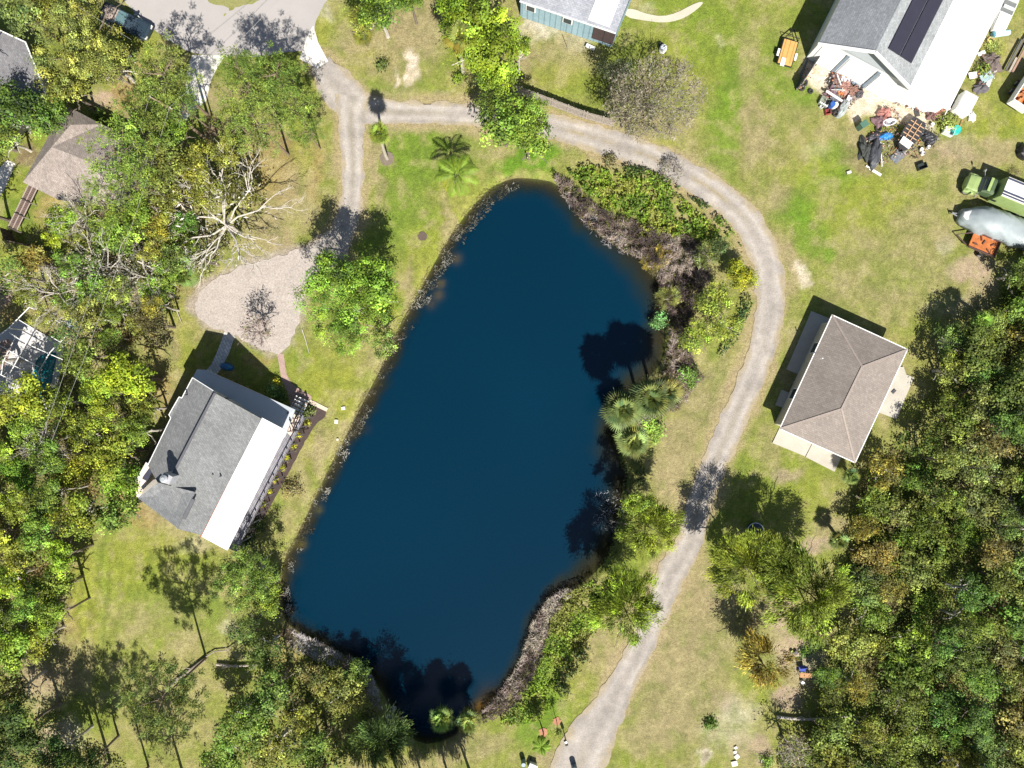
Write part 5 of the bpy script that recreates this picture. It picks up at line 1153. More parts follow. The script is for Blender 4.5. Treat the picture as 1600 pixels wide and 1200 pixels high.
# utility pole and wires
def utility():
    b_ = G(318, 214, 0); t = thing('utility_pole', 'wooden utility pole with crossarm by the white concrete drive', 'utility pole', (b_.x, b_.y, 0))
    tp = Vector((b_.x, b_.y, 9.5)); m = MB(); m.tube((b_.x, b_.y, 0), tp, .17, .12, 10); m.build('pole', M('pole_wood', (.26, .19, .13), .9), t)
    ca = Vector((1.0, -.55, 0)).normalized(); m = MB(); m.bar(tp - ca * 1.2 - Vector((0, 0, .4)), tp + ca * 1.2 - Vector((0, 0, .4)), .12, .12); m.build('crossarm', M('pole_wood', (.26, .19, .13), .9), t)
    m = MB()
    for s in (-1.1, 0, 1.1): m.tube(tp + ca * s - Vector((0, 0, .35)), tp + ca * s - Vector((0, 0, .1)), .06, .05, 8)
    m.build('insulator', M('pale_ceramic', (.5, .5, .48), .3), t)
    def wire(a, b2, sag, lb, n=24):
        m = MB(); pr = None
        for i in range(n + 1):
            u = i / n; q = a.lerp(b2, u) - Vector((0, 0, sag * 4 * u * (1 - u)))
            if pr is not None: m.tube(pr - a, q - a, .014, .014, 5, False)
            pr = q
        o = m.build('power_line', M('wire', (.30, .29, .27), .5)); o.location = a; tag(o, lb, 'wire')
    z = 9.4; wire(tp + ca * 1.1, G(80, 690, 8.6), .7, 'power line running south-west from pole, right of the pair'); wire(tp - ca * 1.1, G(62, 690, 8.6), .7, 'power line running south-west from pole, left of the pair')
    wire(tp + ca * 1.1, G(462, -30, 8.8), .4, 'power line crossing the road, right of the pair'); wire(tp - ca * 1.1, G(446, -30, 8.8), .4, 'power line crossing the road, left of the pair'); wire(G(90, -10, 7.5), G(205, 62, 5.0), .1, 'thin cable passing over the parked pickup truck')
utility()
# lower right clearing and bottom edge
def ring_pool():
    t = local('round dark stock tank with pale rim in tree shade', 'stock tank', 'stock_tank', 1179, 829)
    m = MB(); m.lathe((0, 0, 0), [(.85, 0), (.9, .55)], 28); m.build('tank_wall', M('dark_blue_plastic', (.03, .04, .08), .3), t, world=False)
    m = MB(); rings = []
    for k in range(28):
        a = 6.2832 * k / 28; rings.append([Vector(((.9 + .045 * math.cos(6.2832 * i / 6)) * math.cos(a), (.9 + .045 * math.cos(6.2832 * i / 6)) * math.sin(a), .57 + .045 * math.sin(6.2832 * i / 6))) for i in range(6)])
    m.loft(rings + [rings[0]], False); m.build('rim', M('pale_rim', (.55, .65, .70), .3), t, world=False)
    m = MB(); m.lathe((0, 0, .48), [(.86, 0), (.86, .02)], 28); m.build('tank_water', M('black_water', (.01, .012, .02), .05), t, world=False)
ring_pool()
def desk():
    t = local('blue camping chair in the sandy clearing', 'chair', 'camping_chair', 1252, 1044, .1)
    bl = M('royal_blue', (.02, .05, .35), .7); MB().box((0, 0, .45), (.7, .6, .05)).build('seat', bl, t, world=False); MB().box((0, .32, .75), (.7, .06, .6), 0, .2).build('backrest', bl, t, world=False)
    for x in (-.3, .3):
        for y in (-.25, .25): MB().bar((x, y, 0), (x, y, .45), .04, .04).build('leg', BLACK, t, world=False)
    t = local('brown wooden table beside the blue chair', 'table', 'wooden_table', 1257, 1053, -.05)
    wd = M('brown_table', (.42, .22, .10), .8); MB().box((0, 0, .6), (1.3, .5, .06)).build('tabletop', wd, t, world=False)
    for x in (-.55, .55):
        for y in (-.18, .18): MB().bar((x, y, 0), (x, y, .6), .06, .06).build('leg', wd, t, world=False)
desk()
barrel(1255, 1067, 'black and white bucket south of the brown table', (.7, .7, .72), .2, .4, 'bucket', 'bucket'); barrel(1238, 1019, 'left green-rimmed pot above the blue chair', (.45, .5, .12), .18, .3, 'plant_pot', 'pot'); barrel(1244, 1020, 'right dark pot above the blue chair', (.06, .05, .07), .22, .3, 'plant_pot', 'pot')
for i, (px, py, s, rz, lb) in enumerate(((1150, 1169, .28, .5, 'smallest white slab at the top of the slab row'), (1149, 1176, .3, .3, 'second white slab down the row'), (1152, 1183, .45, .7, 'third and larger white slab of the row'), (1148, 1194, .55, .2, 'bottom cream slab of the row'), (1193, 1190, .35, .1, 'small white slab beside the shrub at the bottom'), (536, 638, .35, .2, 'cream stepping slab on the lawn near the shore'), (525, 659, .38, 1.5, 'upright cream slab on the lawn west of the shore'), (527, 687, .2, 1.4, 'narrow pale slab lying closest to the lake house bed'))):
    one('stone_slab', MB().box((0, 0, .08), (s * 1.2, s, .14)), M('pale_slab', (.68, .64, .55), .85), px, py, lb, 'slab', rz, group='pale slabs lying on the grass', bevel=.02)
one('planter_box', MB().box((0, 0, .3), (.8, .7, .6)).box((0, 0, .62), (.9, .8, .06)), M('white_cover', (.7, .7, .66), .6), 832, 1197, 'white box at the bottom edge left of the drive', 'box', -.4)
barrel(818, 1196, 'blue-grey drum beside the white box at the bottom edge', (.16, .24, .28), .26, .9); barrel(898, 1204, 'blue bin standing on the drive at the bottom edge', (.08, .14, .2), .3, 1.0, 'bin', 'bin'); barrel(829, 1187, 'tiny black pot above the white box', (.03, .03, .03), .1, .2, 'plant_pot', 'pot')
def mailbox():
    t = local('black and white mailbox post beside the gravel drive', 'mailbox', 'mailbox', 883, 1152, 1.9)
    MB().bar((0, 0, 0), (0, 0, 1.3), .1, .1).build('post', BLACK, t, world=False)
    m = MB(); m.tube((-.28, 0, 1.38), (.32, 0, 1.38), .16, .16, 12); m.build('box', M('black_metal', (.02, .02, .022), .5), t, world=False); MB().box((.1, -.02, 1.5), (.22, .26, .08)).build('label_plate', WPAINT, t, world=False)
    for px, py, lb in ((271, 66, 'white roadside mailbox in the shade of the pine at the road'), (210, 97, 'small white mailbox on the verge south of the pickup')):
        t = local(lb, 'mailbox', 'mailbox', px, py, .9); MB().bar((0, 0, 0), (0, 0, 1.2), .09, .09).build('post', WPAINT, t, world=False); m = MB(); m.tube((-.28, 0, 1.28), (.28, 0, 1.28), .14, .14, 12); m.build('box', WPAINT, t, world=False)
mailbox()
def sign():
    t = local('thin road marker post at the verge beside the pickup', 'marker post', 'marker_post', 222, 31); MB().bar((0, 0, 0), (0, 0, 1.0), .07, .07).build('post', WPAINT, t, world=False)
sign()
heap(354, 573, 'small blue covered cart in the shade north of the lake house', (.02, .13, .30), .75, .4, .7, -.3, 'covered_cart', 'cart', PAINT, 61, .2)
def log(pts, r, label, mat=BARKL, name='fallen_log', cat='log', z=.25, side=True):
    P_ = [G(*p, z) for p in pts]; t0 = P_[0]; m = MB(); n = len(P_)
    for i in range(n - 1): m.tube(P_[i] - t0, P_[i + 1] - t0, r * (1 - .55 * i / n), r * (1 - .55 * (i + 1) / n), 8)
    rs = random.Random(int(pts[0][0]))
    if side:
        for i in range(1, n):
            for _ in range(2):
                a = rs.uniform(0, 6.28); q = P_[i] - t0; m.tube(q, q + Vector((math.cos(a), math.sin(a), .5)) * rs.uniform(.4, 1.2), r * .35, r * .1, 5)
    o = m.build(name, mat); o.location = t0; tag(o, label, cat)
log([(1214, 1120), (1240, 1123), (1270, 1124), (1300, 1121), (1330, 1119), (1350, 1120)], .17, 'long white fallen trunk lying across the clearing into the wood')
log([(320, 1030), (300, 1045), (280, 1060), (262, 1075)], .2, 'fallen trunk slanting down to the grey-green pine on the lawn', M('grey_bark', (.25, .21, .17), .9, .25, 3))
log([(338, 1038), (365, 1041), (400, 1039), (418, 1037)], .15, 'straight pale log lying on the lawn right of the tree stump', M('grey_log', (.36, .31, .25), .9, .25, 3))
log([(322, 1026), (335, 1018), (355, 1016), (375, 1002)], .08, 'thin curved branch lying right of the fallen trunk', M('grey_bark', (.25, .21, .17), .9, .25, 3))
log([(1575, 775), (1586, 790), (1596, 808), (1604, 812)], .22, 'bleached dead trunk in the wood at the right edge', M('bleached_wood', (.60, .54, .46), .9, .2, 3))
log([(215, 408), (240, 420), (262, 428)], .09, 'white crooked branch caught in the west thicket', z=4.0)
log([(1335, 1012), (1342, 1000)], .08, 'short bleached branch at the wood edge', z=2.5, side=False)
log([(276, 485), (284, 505)], .04, 'thin white stick on the grass west of the gravel', z=.1, side=False)
log([(472, 515), (478, 533), (483, 552)], .05, 'pale garden edging rod beside the big oak', z=.1, side=False)
log([(187, 322), (210, 350)], .16, 'brown bare limb showing among the western pines', M('orange_bark', (.34, .20, .13), .9, .25, 3), z=5, side=False)
# ------------------------------------------------------------------ individual trees
# north-west
tree(118, 62, 86, 8.5, 'fine', (.185, .20, .07), 'huge wispy olive tree beside the parked pickup')
tree(170, 95, 40, 6, 'fine', (.16, .18, .055), 'smaller olive tree joined to the south-east side of the huge wispy one')
tree(30, 15, 42, 8, 'fine', GG, 'dusky grey-green tree in the top left corner'); tree(75, 8, 30, 6, 'broad', OL, 'olive tree on the top edge left of the pickup')
tree(28, 168, 44, 7, 'broad', DG, 'dark green tree south of the dark-roofed house at the left edge'); tree(76, 182, 34, 6.5, 'broad', (.075, .125, .03), 'dark green tree touching the north-west eave of the tan house')
tree(102, 138, 34, 6, 'olive', OL, 'olive bushy tree just north of the tan house roof tip'); tree(5, 215, 30, 5, 'broad', (.13, .18, .05), 'green tree at left edge by the concrete footpath')
tree(178, 112, 17, 3.5, 'twig', GY, 'small bare grey tree on the orange grass south of the pickup')
tree(255, 118, 46, 11, 'pine', PN, 'round-topped pine between the road and the white concrete drive'); tree(285, 165, 30, 9, 'pine', (.11, .165, .045), 'pine overhanging the white concrete driveway'); tree(228, 165, 30, 8, 'pine', (.10, .15, .04), 'darker pine south-west of the round-topped pine')
tree(182, 238, 52, 12, 'pine', (.15, .215, .055), 'broad bright pine overhanging the tan house roof'); tree(228, 210, 36, 10, 'pine', PN, 'pine just right of the broad bright pine'); tree(215, 285, 30, 9, 'pine', PN, 'pine below and right of the broad bright pine')
tree(160, 318, 36, 10, 'pine', (.15, .205, .05), 'pine with brown limb south of the tan house'); tree(95, 342, 28, 6, 'broad', LG, 'light green tree just below the tan house corner'); tree(82, 370, 20, 4, 'olive', YG, 'low yellow-green tree beside the board fence')
tree(255, 262, 40, 8, 'olive', (.15, .17, .05), 'olive tree west of the utility pole shade'); tree(300, 258, 34, 7, 'olive', (.17, .175, .045), 'yellowish olive tree with pale limbs below the utility pole'); tree(265, 205, 28, 7, 'broad', MG, 'green tree left of the utility pole')
tree(350, 240, 30, 6, 'olive', OL, 'olive tree between utility pole and brown lawn'); tree(372, 300, 36, 5, 'olive', (.12, .12, .045), 'dark olive scrub tree right of the white dead tree'); tree(320, 300, 32, 6, 'fine', OL, 'fine-leaved olive tree above the white dead tree')
tree(388, 138, 46, 11, 'pine', PN, 'north-west pine of the cluster beside the road'); tree(432, 118, 36, 11, 'pine', (.115, .175, .045), 'pine of the roadside cluster nearest the concrete apron'); tree(455, 165, 34, 9, 'pine', (.15, .20, .055), 'easternmost pine of the roadside cluster'); tree(405, 195, 40, 10, 'pine', (.15, .20, .06), 'southern pine of the roadside cluster'); tree(362, 185, 30, 9, 'pine', PN, 'western pine of the roadside cluster'); tree(478, 205, 24, 6, 'pine', (.10, .15, .04), 'small dark pine at the south-east of the roadside cluster')
tree(372, 105, 26, 12, 'pine', (.105, .155, .04), 'pine at the north of the roadside cluster shading the road')
tree(342, 345, 100, 8.5, 'dead', (.38, .35, .30), 'big white leafless dead tree with spreading limbs west of the gravel parking')
tree(408, 508, 27, 4.5, 'twig', (.22, .17, .15), 'small bare pinkish-brown tree on the gravel parking', base=(418, 522))
tree(545, 478, 86, 9.5, 'fine', (.125, .20, .035), 'large bright green oak beside the gravel parking')
tree(520, 430, 40, 10, 'broad', (.11, .185, .032), 'dense top crown on the north side of the large oak'); tree(585, 440, 42, 9.5, 'broad', (.12, .195, .033), 'bright green crown on the north-east of the large oak')
tree(600, 535, 28, 5, 'fine', (.14, .19, .06), 'thin low crown between the large oak and the pond')
# north
tree(590, 12, 40, 7, 'broad', MG, 'green tree cut by the top edge above the round lawn'); tree(560, 30, 24, 5, 'olive', OL, 'small olive tree at the top edge left of the taller one'); tree(640, -5, 26, 6, 'broad', MG, 'green tree cut by the top edge right of the round lawn')
tree(755, 50, 74, 9.5, 'broad', (.165, .225, .03), 'big bright yellow-green tree north of the gravel drive'); tree(708, 20, 34, 8, 'broad', (.15, .22, .03), 'yellow-green tree at the west flank of the big bright one'); tree(775, 118, 36, 7, 'broad', (.16, .235, .03), 'yellow-green tree at the south tip of the big bright one'); tree(812, 70, 22, 7, 'broad', (.16, .23, .03), 'yellow-green bough tree beside the blue house yard')
tree(790, 190, 46, 8, 'broad', (.115, .175, .035), 'dark oak overhanging the drive where it meets the fence'); tree(828, 215, 38, 7.5, 'broad', (.125, .185, .035), 'green oak above the north tip of the pond'); tree(765, 160, 26, 7, 'olive', (.10, .14, .035), 'dark scrubby tree at the west end of the board fence'); tree(838, 175, 26, 7.5, 'broad', (.12, .18, .035), 'green tree between the oak and the board fence')
tree(1025, 152, 80, 8.5, 'twig', (.195, .172, .125), 'large grey nearly bare oak on the lawn east of the blue house'); tree(985, 165, 42, 7, 'twig', (.172, .15, .105), 'west part crown of the grey bare oak over the fence end')
tree(962, 108, 24, 5.5, 'olive', (.06, .07, .05), 'dark crown standing in for the shade north-west of the grey bare oak')  # dark crown colour stands in for the bare oak's shadow
bush(1052, 266, 20, 1.8, (.2, .18, .16), 'grey leafless bush in the middle of the curving drive', kind='twig', name='bare_bush'); bush(955, 247, 8, .9, (.13, .12, .08), 'small dark bush between drive and pond', name='shrub'); bush(597, 102, 8, .9, (.10, .13, .05), 'tiny dark shrub in the round lawn'); bush(155, 180, 10, 1.6, MG, 'round green shrub in shade beside the tan house'); bush(717, 122, 8, 1.2, LG, 'green shrub at the foot of the tall palm')
bush(455, 762, 15, 1.1, (.12, .10, .06), 'thin dark twiggy shrub on the lawn east of the lake house', name='shrub')
# palms
palm((593, 208), (605, 248), 1.35, 7.4, (.115, .155, .035), 'slender fan palm in a mulch ring beside the drive junction', seed=5, tr=.14)
palm((717, 60), (724, 116), 1.9, 8.2, (.185, .185, .065), 'tall yellowish fan palm in front of the big bright tree', seed=6, tr=.15)
palm((714, 272), (711, 284), 2.3, 4.4, (.14, .21, .045), 'feathery palm with yellow tips on the lawn north of the pond', kind='feather', seed=3)
palm((566, 54), (566, 52), 1.3, 1.2, (.165, .175, .05), 'low yellow-green fan palm on the round lawn at the top', seed=8)
palm((972, 640), (957, 637), 2.45, 6.5, (.115, .14, .065), 'fan palm leaning over the east shore, western of the pair', seed=11, nf=50); palm((1016, 622), (998, 620), 2.6, 6.6, (.105, .13, .06), 'fan palm on the east shore, eastern of the pair', seed=12, nf=50); palm((1040, 612), (1020, 612), 2.2, 6.0, (.13, .13, .06), 'brown-tinged fan palm behind the pair on the east shore', seed=21, nf=44); palm((988, 690), (976, 684), 2.05, 5.2, (.12, .145, .065), 'fan palm just south of the pair on the east shore', seed=13, nf=50)
palm((690, 1125), (690, 1117), 1.7, 3.4, (.11, .16, .05), 'shaded fan palm at the south end of the pond', seed=14); palm((731, 1128), (731, 1118), 1.6, 3.4, (.21, .235, .085), 'sunlit pale fan palm at the south end of the pond', seed=15)  # shade on one palm, sun on the other put into frond colours
palm((846, 1166), (849, 1144), 1.0, 3.8, (.13, .20, .045), 'young palm with long pale fronds in a red mulch ring', kind='feather', seed=16, nf=9, tr=.06)
palm((289, 425), (289, 425), 1.7, 3.5, (.15, .20, .065), 'dark fan palm at the edge of the thicket west of the gravel', seed=17) if False else palm((289, 428), (286, 426), 1.7, 3.5, (.15, .20, .065), 'dark fan palm at the edge of the thicket west of the gravel', seed=17)
palm((1310, 845), (1308, 842), 1.3, 2.4, (.11, .13, .05), 'drooping dark palm at the western tip of the wood', seed=18); palm((1330, 745), (1326, 742), 1.2, 2.0, (.12, .16, .06), 'grey-green palm by the tan house south corner', seed=19); palm((1535, 500), (1530, 498), 1.3, 3.5, (.16, .23, .06), 'bright palm among the dark trees north of the wood', seed=20)
# east bank
def poly_sapling():
    t = thing('sapling', 'thin staked sapling in the upper red mulch ring', 'sapling', (*G(870, 1127, 0).xy, 0))
    m = MB(); m.tube((0, 0, 0), (-.05, 0, 2.8), .04, .02, 6); m.build('trunk', BARK, t, world=False)
    cm, s = crown_proto('shrub', .55, 0); o = link('crown', cm, t, (.12, .16, .04)); o.location = (0, 0, 2.6); o.scale = (.6, .6, 1.0)
poly_sapling()
tree(1158, 428, 27, 3.5, 'broad', (.21, .225, .025), 'bright yellow shrub tree touching the inside of the drive bend'); tree(1118, 470, 34, 4.5, 'fine', (.19, .23, .05), 'light green willow-like tree on the east bank'); tree(1130, 510, 30, 4.5, 'fine', (.19, .23, .055), 'second light willow-like tree beside the drive'); tree(1088, 528, 30, 4.2, 'fine', (.175, .225, .045), 'southern light green tree of the east bank'); tree(1100, 400, 24, 3.5, 'olive', (.09, .11, .045), 'dark scrub tree in the bend of the east bank'); tree(1125, 385, 18, 3.0, 'olive', (.07, .10, .05), 'blackish-green bush tree by the drive bend')
bush(1032, 500, 13, 1.6, (.13, .24, .11), 'bluish-green bush leaning over the east shore'); bush(1046, 465, 17, 2.0, (.20, .21, .09), 'pale olive bush above the bluish-green one', kind='feather'); bush(1025, 405, 20, 1.6, (.20, .16, .055), 'golden brown bush dipping into the east shore', kind='feather'); bush(1050, 600, 20, 2.4, (.20, .15, .10), 'brown dry frond bush behind the pair of fan palms', kind='twig', name='dry_bush'); bush(1075, 585, 17, 2.0, (.11, .17, .05), 'green shrub at the edge of the dry fronds')
bush(1005, 655, 18, 1.6, (.24, .22, .17), 'grey twiggy bush between the palms on the east shore', kind='twig', name='dry_bush'); bush(1020, 668, 20, 1.4, (.16, .23, .05), 'bright green shrub behind the southern fan palm')
tree(1015, 825, 56, 8, 'feather', (.165, .195, .030), 'golden-green round tree between pond and drive'); tree(1000, 790, 26, 7.5, 'broad', (.14, .19, .035), 'green upper crown north-west of the golden-green tree')
tree(980, 945, 68, 8.5, 'feather', (.150, .195, .028), 'drooping green tree at the lower east shore beside the drive'); 
tree(1165, 885, 68, 8, 'feather', (.155, .185, .032), 'drooping yellow-green tree east of the drive, western of two'); tree(1255, 925, 82, 9.5, 'feather', (.145, .18, .032), 'larger drooping green tree east of the drive, eastern of two'); tree(1215, 880, 40, 8, 'feather', (.14, .17, .035), 'darker crown between the two large drooping trees')
tree(1192, 1030, 42, 5.5, 'feather', (.19, .148, .04), 'small orange-leaved drooping tree in the clearing'); bush(1165, 975, 22, 1.4, (.18, .15, .08), 'dry twiggy shrub north of the orange tree', kind='twig', name='dry_bush')
for px, py, lb in ((907, 1022, 'northern conical dark shrub of three beside the drive'), (892, 1050, 'middle conical dark shrub of three beside the drive'), (880, 1080, 'southern conical dark shrub of three beside the drive')): bush(px, py, 9.5, 2.4, (.085, .105, .05), lb, 'row of three conical shrubs')
bush(1110, 1134, 8, .8, (.09, .15, .03), 'low green shrub alone in the south clearing'); bush(1200, 1192, 12, 1.0, (.12, .18, .04), 'green shrub at the bottom edge of the clearing'); bush(1272, 1006, 9, .8, (.10, .16, .04), 'low green shrub at the north of the sandy clearing'); bush(1260, 1020, 7, .9, (.09, .16, .04), 'small upright plant above the blue chair'); bush(1480, 190, 16, 1.3, (.16, .18, .06), 'weedy shrub at the barn corner by the teal tub', kind='shrub'); bush(1535, 110, 10, .8, (.15, .19, .06), 'weeds growing through scrap beside the barn'); bush(1552, 72, 13, .7, (.17, .19, .07), 'weedy clump below the turquoise tank'); bush(1588, 273, 10, 1.0, (.17, .14, .08), 'dry shrub north of the green box truck', kind='twig', name='dry_bush')
# south and south-west
tree(385, 905, 56, 7, 'fine', (.125, .185, .045), 'green leafy tree south of the lake house by the water'); tree(420, 935, 28, 4, 'broad', (.15, .20, .04), 'small yellow-green tree at the water south of the lake house'); tree(360, 895, 26, 5, 'fine', (.10, .155, .04), 'dark leafy tree at the corner of the white roof')
tree(230, 1080, 62, 13.5, 'pine', (.14, .175, .07), 'tall grey-green pine over the south-west lawn', base=(322, 1028), zs=1.7)
tree(530, 1085, 50, 3.8, 'olive', (.155, .165, .06), 'olive tree on the south-west shore'); tree(560, 1052, 24, 2.6, 'broad', (.11, .17, .05), 'green tree tip at the south-west shore'); tree(600, 1150, 42, 7, 'feather', (.06, .095, .035), 'dark green tree at the south shore'); tree(488, 1060, 26, 3.0, 'olive', (.19, .17, .085), 'pale brown-olive scrub tree near the reeds'); tree(470, 1125, 30, 5, 'olive', OL, 'olive scrub tree in the south-west thicket')
tree(420, 1085, 36, 8, 'broad', (.10, .15, .045), 'mid-green tree in the south-west thicket beside the long log'); tree(382, 1135, 46, 9, 'fine', (.115, .175, .045), 'broad green tree near the bottom edge, south-west thicket'); tree(345, 1185, 36, 8, 'broad', (.12, .185, .045), 'green tree cut by the bottom edge, south-west thicket'); tree(425, 1175, 34, 7, 'olive', (.17, .18, .055), 'yellowish olive tree cut by the bottom edge'); tree(490, 1175, 32, 6, 'broad', (.11, .165, .045), 'green tree at the bottom edge left of the open grass'); tree(410, 1020, 30, 6, 'fine', (.075, .11, .035), 'dark shaded tree between the log and the reeds')
tree(380, 985, 26, 7, 'fine', (.085, .12, .04), 'dark thin tree standing north of the straight log')
tree(20, 1150, 60, 9, 'broad', (.05, .08, .024), 'very dark tree in the bottom left corner'); tree(88, 1180, 34, 7, 'broad', (.06, .10, .03), 'dark tree at the bottom edge near the corner'); tree(20, 1080, 34, 6, 'olive', (.14, .14, .06), 'dull olive tree on the left edge above the dark corner'); tree(140, 1190, 28, 6, 'fine', (.08, .12, .04), 'dark fine tree at the bottom edge west of the pines'); tree(15, 1035, 24, 5, 'olive', (.15, .16, .07), 'thin grey-olive tree at the left edge above the bare soil')
# beyond the bottom edge: their shadows reach into the lawn and the pond
for (bx, by, Rm, hh, kd) in ((232, 1180, 60, 14.5, 'pine'), (172, 1172, 56, 13.5, 'pine'), (290, 1205, 50, 11.5, 'pine')):
    tree(bx, by, Rm, hh, kd, (.11, .16, .05), 'pine with its trunk near the bottom edge and crown beyond it', 'pines beyond the bottom edge', base=(bx, by + 18), zs=1.7)
for (bx, by, Rm, hh) in ((590, 1215, 50, 13), (625, 1222, 58, 15.5), (665, 1232, 62, 17), (705, 1228, 60, 16.5), (738, 1222, 44, 14.5)):
    tree(bx, by, Rm, hh, 'feather', (.08, .12, .035), 'dark tree just beyond the bottom edge south of the pond', 'trees beyond the bottom edge', base=(bx, by), zs=3.3)

# ------------------------------------------------------------------ woods: filled from an outline, every tree its own object
def inpoly(x, y, poly): return bool(inside(np.array([x]), np.array([y]), poly)[0])
def colour_word(c):
    if c[0] > c[1] * 1.02: return 'brownish'
    if c[0] > .19: return 'bright yellow-green'
    if c[1] < .12: return 'dark green'
    if c[0] > c[1] * .88: return 'olive'
    if c[1] > .17: return 'light green'
    return 'mid-green'
ORD = ['first', 'second', 'third', 'fourth', 'fifth', 'sixth', 'seventh', 'eighth', 'ninth', 'tenth', 'eleventh', 'twelfth']
def wood(poly, spacing, rr, hr, pal, kinds, bands, wname, side, group, avoid=(), seed=1, tries=6000):
    rs = random.Random(seed); pts = []
    x0 = min(p[0] for p in poly); x1 = max(p[0] for p in poly); y0 = min(p[1] for p in poly); y1 = max(p[1] for p in poly)
    for _ in range(tries):
        x = rs.uniform(x0, x1); y = rs.uniform(y0, y1)
        if not inpoly(x, y, poly) or any(math.hypot(x - a, y - b_) < r for a, b_, r in avoid): continue
        if all(math.hypot(x - a, y - b_) > spacing for a, b_ in pts): pts.append((x, y))
    rows = {}
    for p in pts:
        bi = next((i for i, (yy, nm) in enumerate(bands) if p[1] < yy), len(bands) - 1); rows.setdefault(bi, []).append(p)
    for bi, ps in rows.items():
        ps.sort(key=lambda p: p[0] if side == 'left' else -p[0])
        for k, (x, y) in enumerate(ps):
            c = pal(x, y, rs); c = tuple(max(.02, v_ * rs.uniform(.86, 1.15)) for v_ in c)
            lb = f'{colour_word(c)} crown in {wname}, {ORD[min(k, 11)]} from {side} edge, {bands[bi][1]}'
            tree(x, y, rs.uniform(*rr), rs.uniform(*hr) * (.62 if wname == 'east wood' and (x < 1455 or y < 540) else 1), rs.choice(kinds), c, lb, group)
def pal_west(x, y, rs):
    return rs.choice([(.175, .225, .03), (.155, .215, .032), (.13, .19, .034), (.195, .23, .036), (.11, .165, .035), (.17, .20, .045)])
wood([(-90, 625), (20, 625), (60, 612), (110, 640), (150, 640), (190, 660), (235, 650), (225, 690), (200, 720), (195, 790), (150, 815), (112, 850), (88, 890), (92, 950), (60, 1010), (-90, 1030)], 43, (26, 41), (5, 8.5), pal_west, ('broad', 'broad', 'fine'),
     [(665, 'beside the pool enclosure'), (710, 'level with lake house chimney'), (755, 'level with the skylight'), (800, 'level with the annex roof'), (850, 'level with white roof tip'), (900, 'beside the upper lawn'), (960, 'beside the striped lawn'), (1100, 'above the bare soil')], 'west wood', 'left', 'trees of the yellow-green west wood', avoid=((240, 700, 26), (150, 760, 24)), seed=3)
tree(195, 592, 44, 8.5, 'broad', (.215, .275, .03), 'bright lime-green tree left of the lake house, in front of dark shade'); tree(150, 615, 30, 7, 'broad', (.17, .24, .032), 'light green tree beneath the twin power lines'); tree(222, 640, 28, 6, 'fine', (.17, .195, .05), 'olive-tipped tree at the lake house north-west eave'); tree(125, 560, 36, 7, 'olive', (.14, .18, .05), 'olive-green tree between the pool enclosure and the power lines')
def pal_mid(x, y, rs):
    return rs.choice([(.14, .17, .042), (.16, .18, .05), (.10, .155, .035), (.19, .19, .055), (.13, .20, .04), (.085, .13, .03), (.19, .175, .09)])
wood([(60, 400), (110, 400), (160, 372), (250, 330), (300, 320), (330, 380), (310, 430), (275, 455), (250, 470), (225, 480), (210, 520), (150, 545), (90, 520), (50, 480), (0, 445), (-80, 430), (-80, 405), (30, 415)], 37, (20, 33), (4, 7), pal_mid, ('olive', 'fine', 'olive', 'twig'),
     [(395, 'level with dead tree'), (430, 'level with gravel top'), (470, 'level with mid gravel'), (600, 'above pool enclosure')], 'thicket beside gravel', 'left', 'trees of the mixed west thicket', avoid=((118, 505, 20), (286, 426, 20), (342, 345, 34)), seed=5)
tree(235, 505, 32, 6, 'olive', (.09, .08, .045), 'brownish dark tree at the wood edge west of the lake house shadow'); tree(240, 455, 28, 5, 'fine', (.14, .23, .035), 'fern-green crown beside the gravel parking'); tree(270, 400, 30, 6, 'olive', (.12, .16, .055), 'green crown below the dead tree limbs'); tree(200, 455, 26, 5, 'twig', (.34, .30, .18), 'beige wispy crown under the power lines')
tree(215, 325, 30, 6.5, 'broad', (.13, .195, .038), 'green crown north of the thicket near the brown limb'); tree(245, 355, 26, 6, 'broad', (.20, .19, .04), 'yellowing crown left of the dead tree'); tree(185, 365, 36, 6.5, 'broad', (.13, .19, .038), 'green crown south of the brown bare limb'); tree(130, 385, 26, 5, 'olive', OL, 'olive crown right of the dark board fence'); tree(265, 310, 28, 6, 'olive', (.16, .17, .05), 'olive crown between bright pine and dead tree')
def pal_east(x, y, rs):
    if x < 1400 and y > 680: return rs.choice([(.14, .155, .04), (.16, .165, .05), (.12, .15, .04), (.10, .14, .045)])
    if y < 620: return rs.choice([(.085, .125, .035), (.11, .15, .045), (.14, .16, .045), (.07, .11, .03)])
    if x > 1520: return rs.choice([(.09, .13, .04), (.12, .145, .045), (.08, .14, .035), (.14, .145, .06)])
    return rs.choice([(.095, .135, .030), (.11, .155, .032), (.082, .12, .028), (.12, .155, .045), (.14, .18, .035), (.075, .125, .035)])
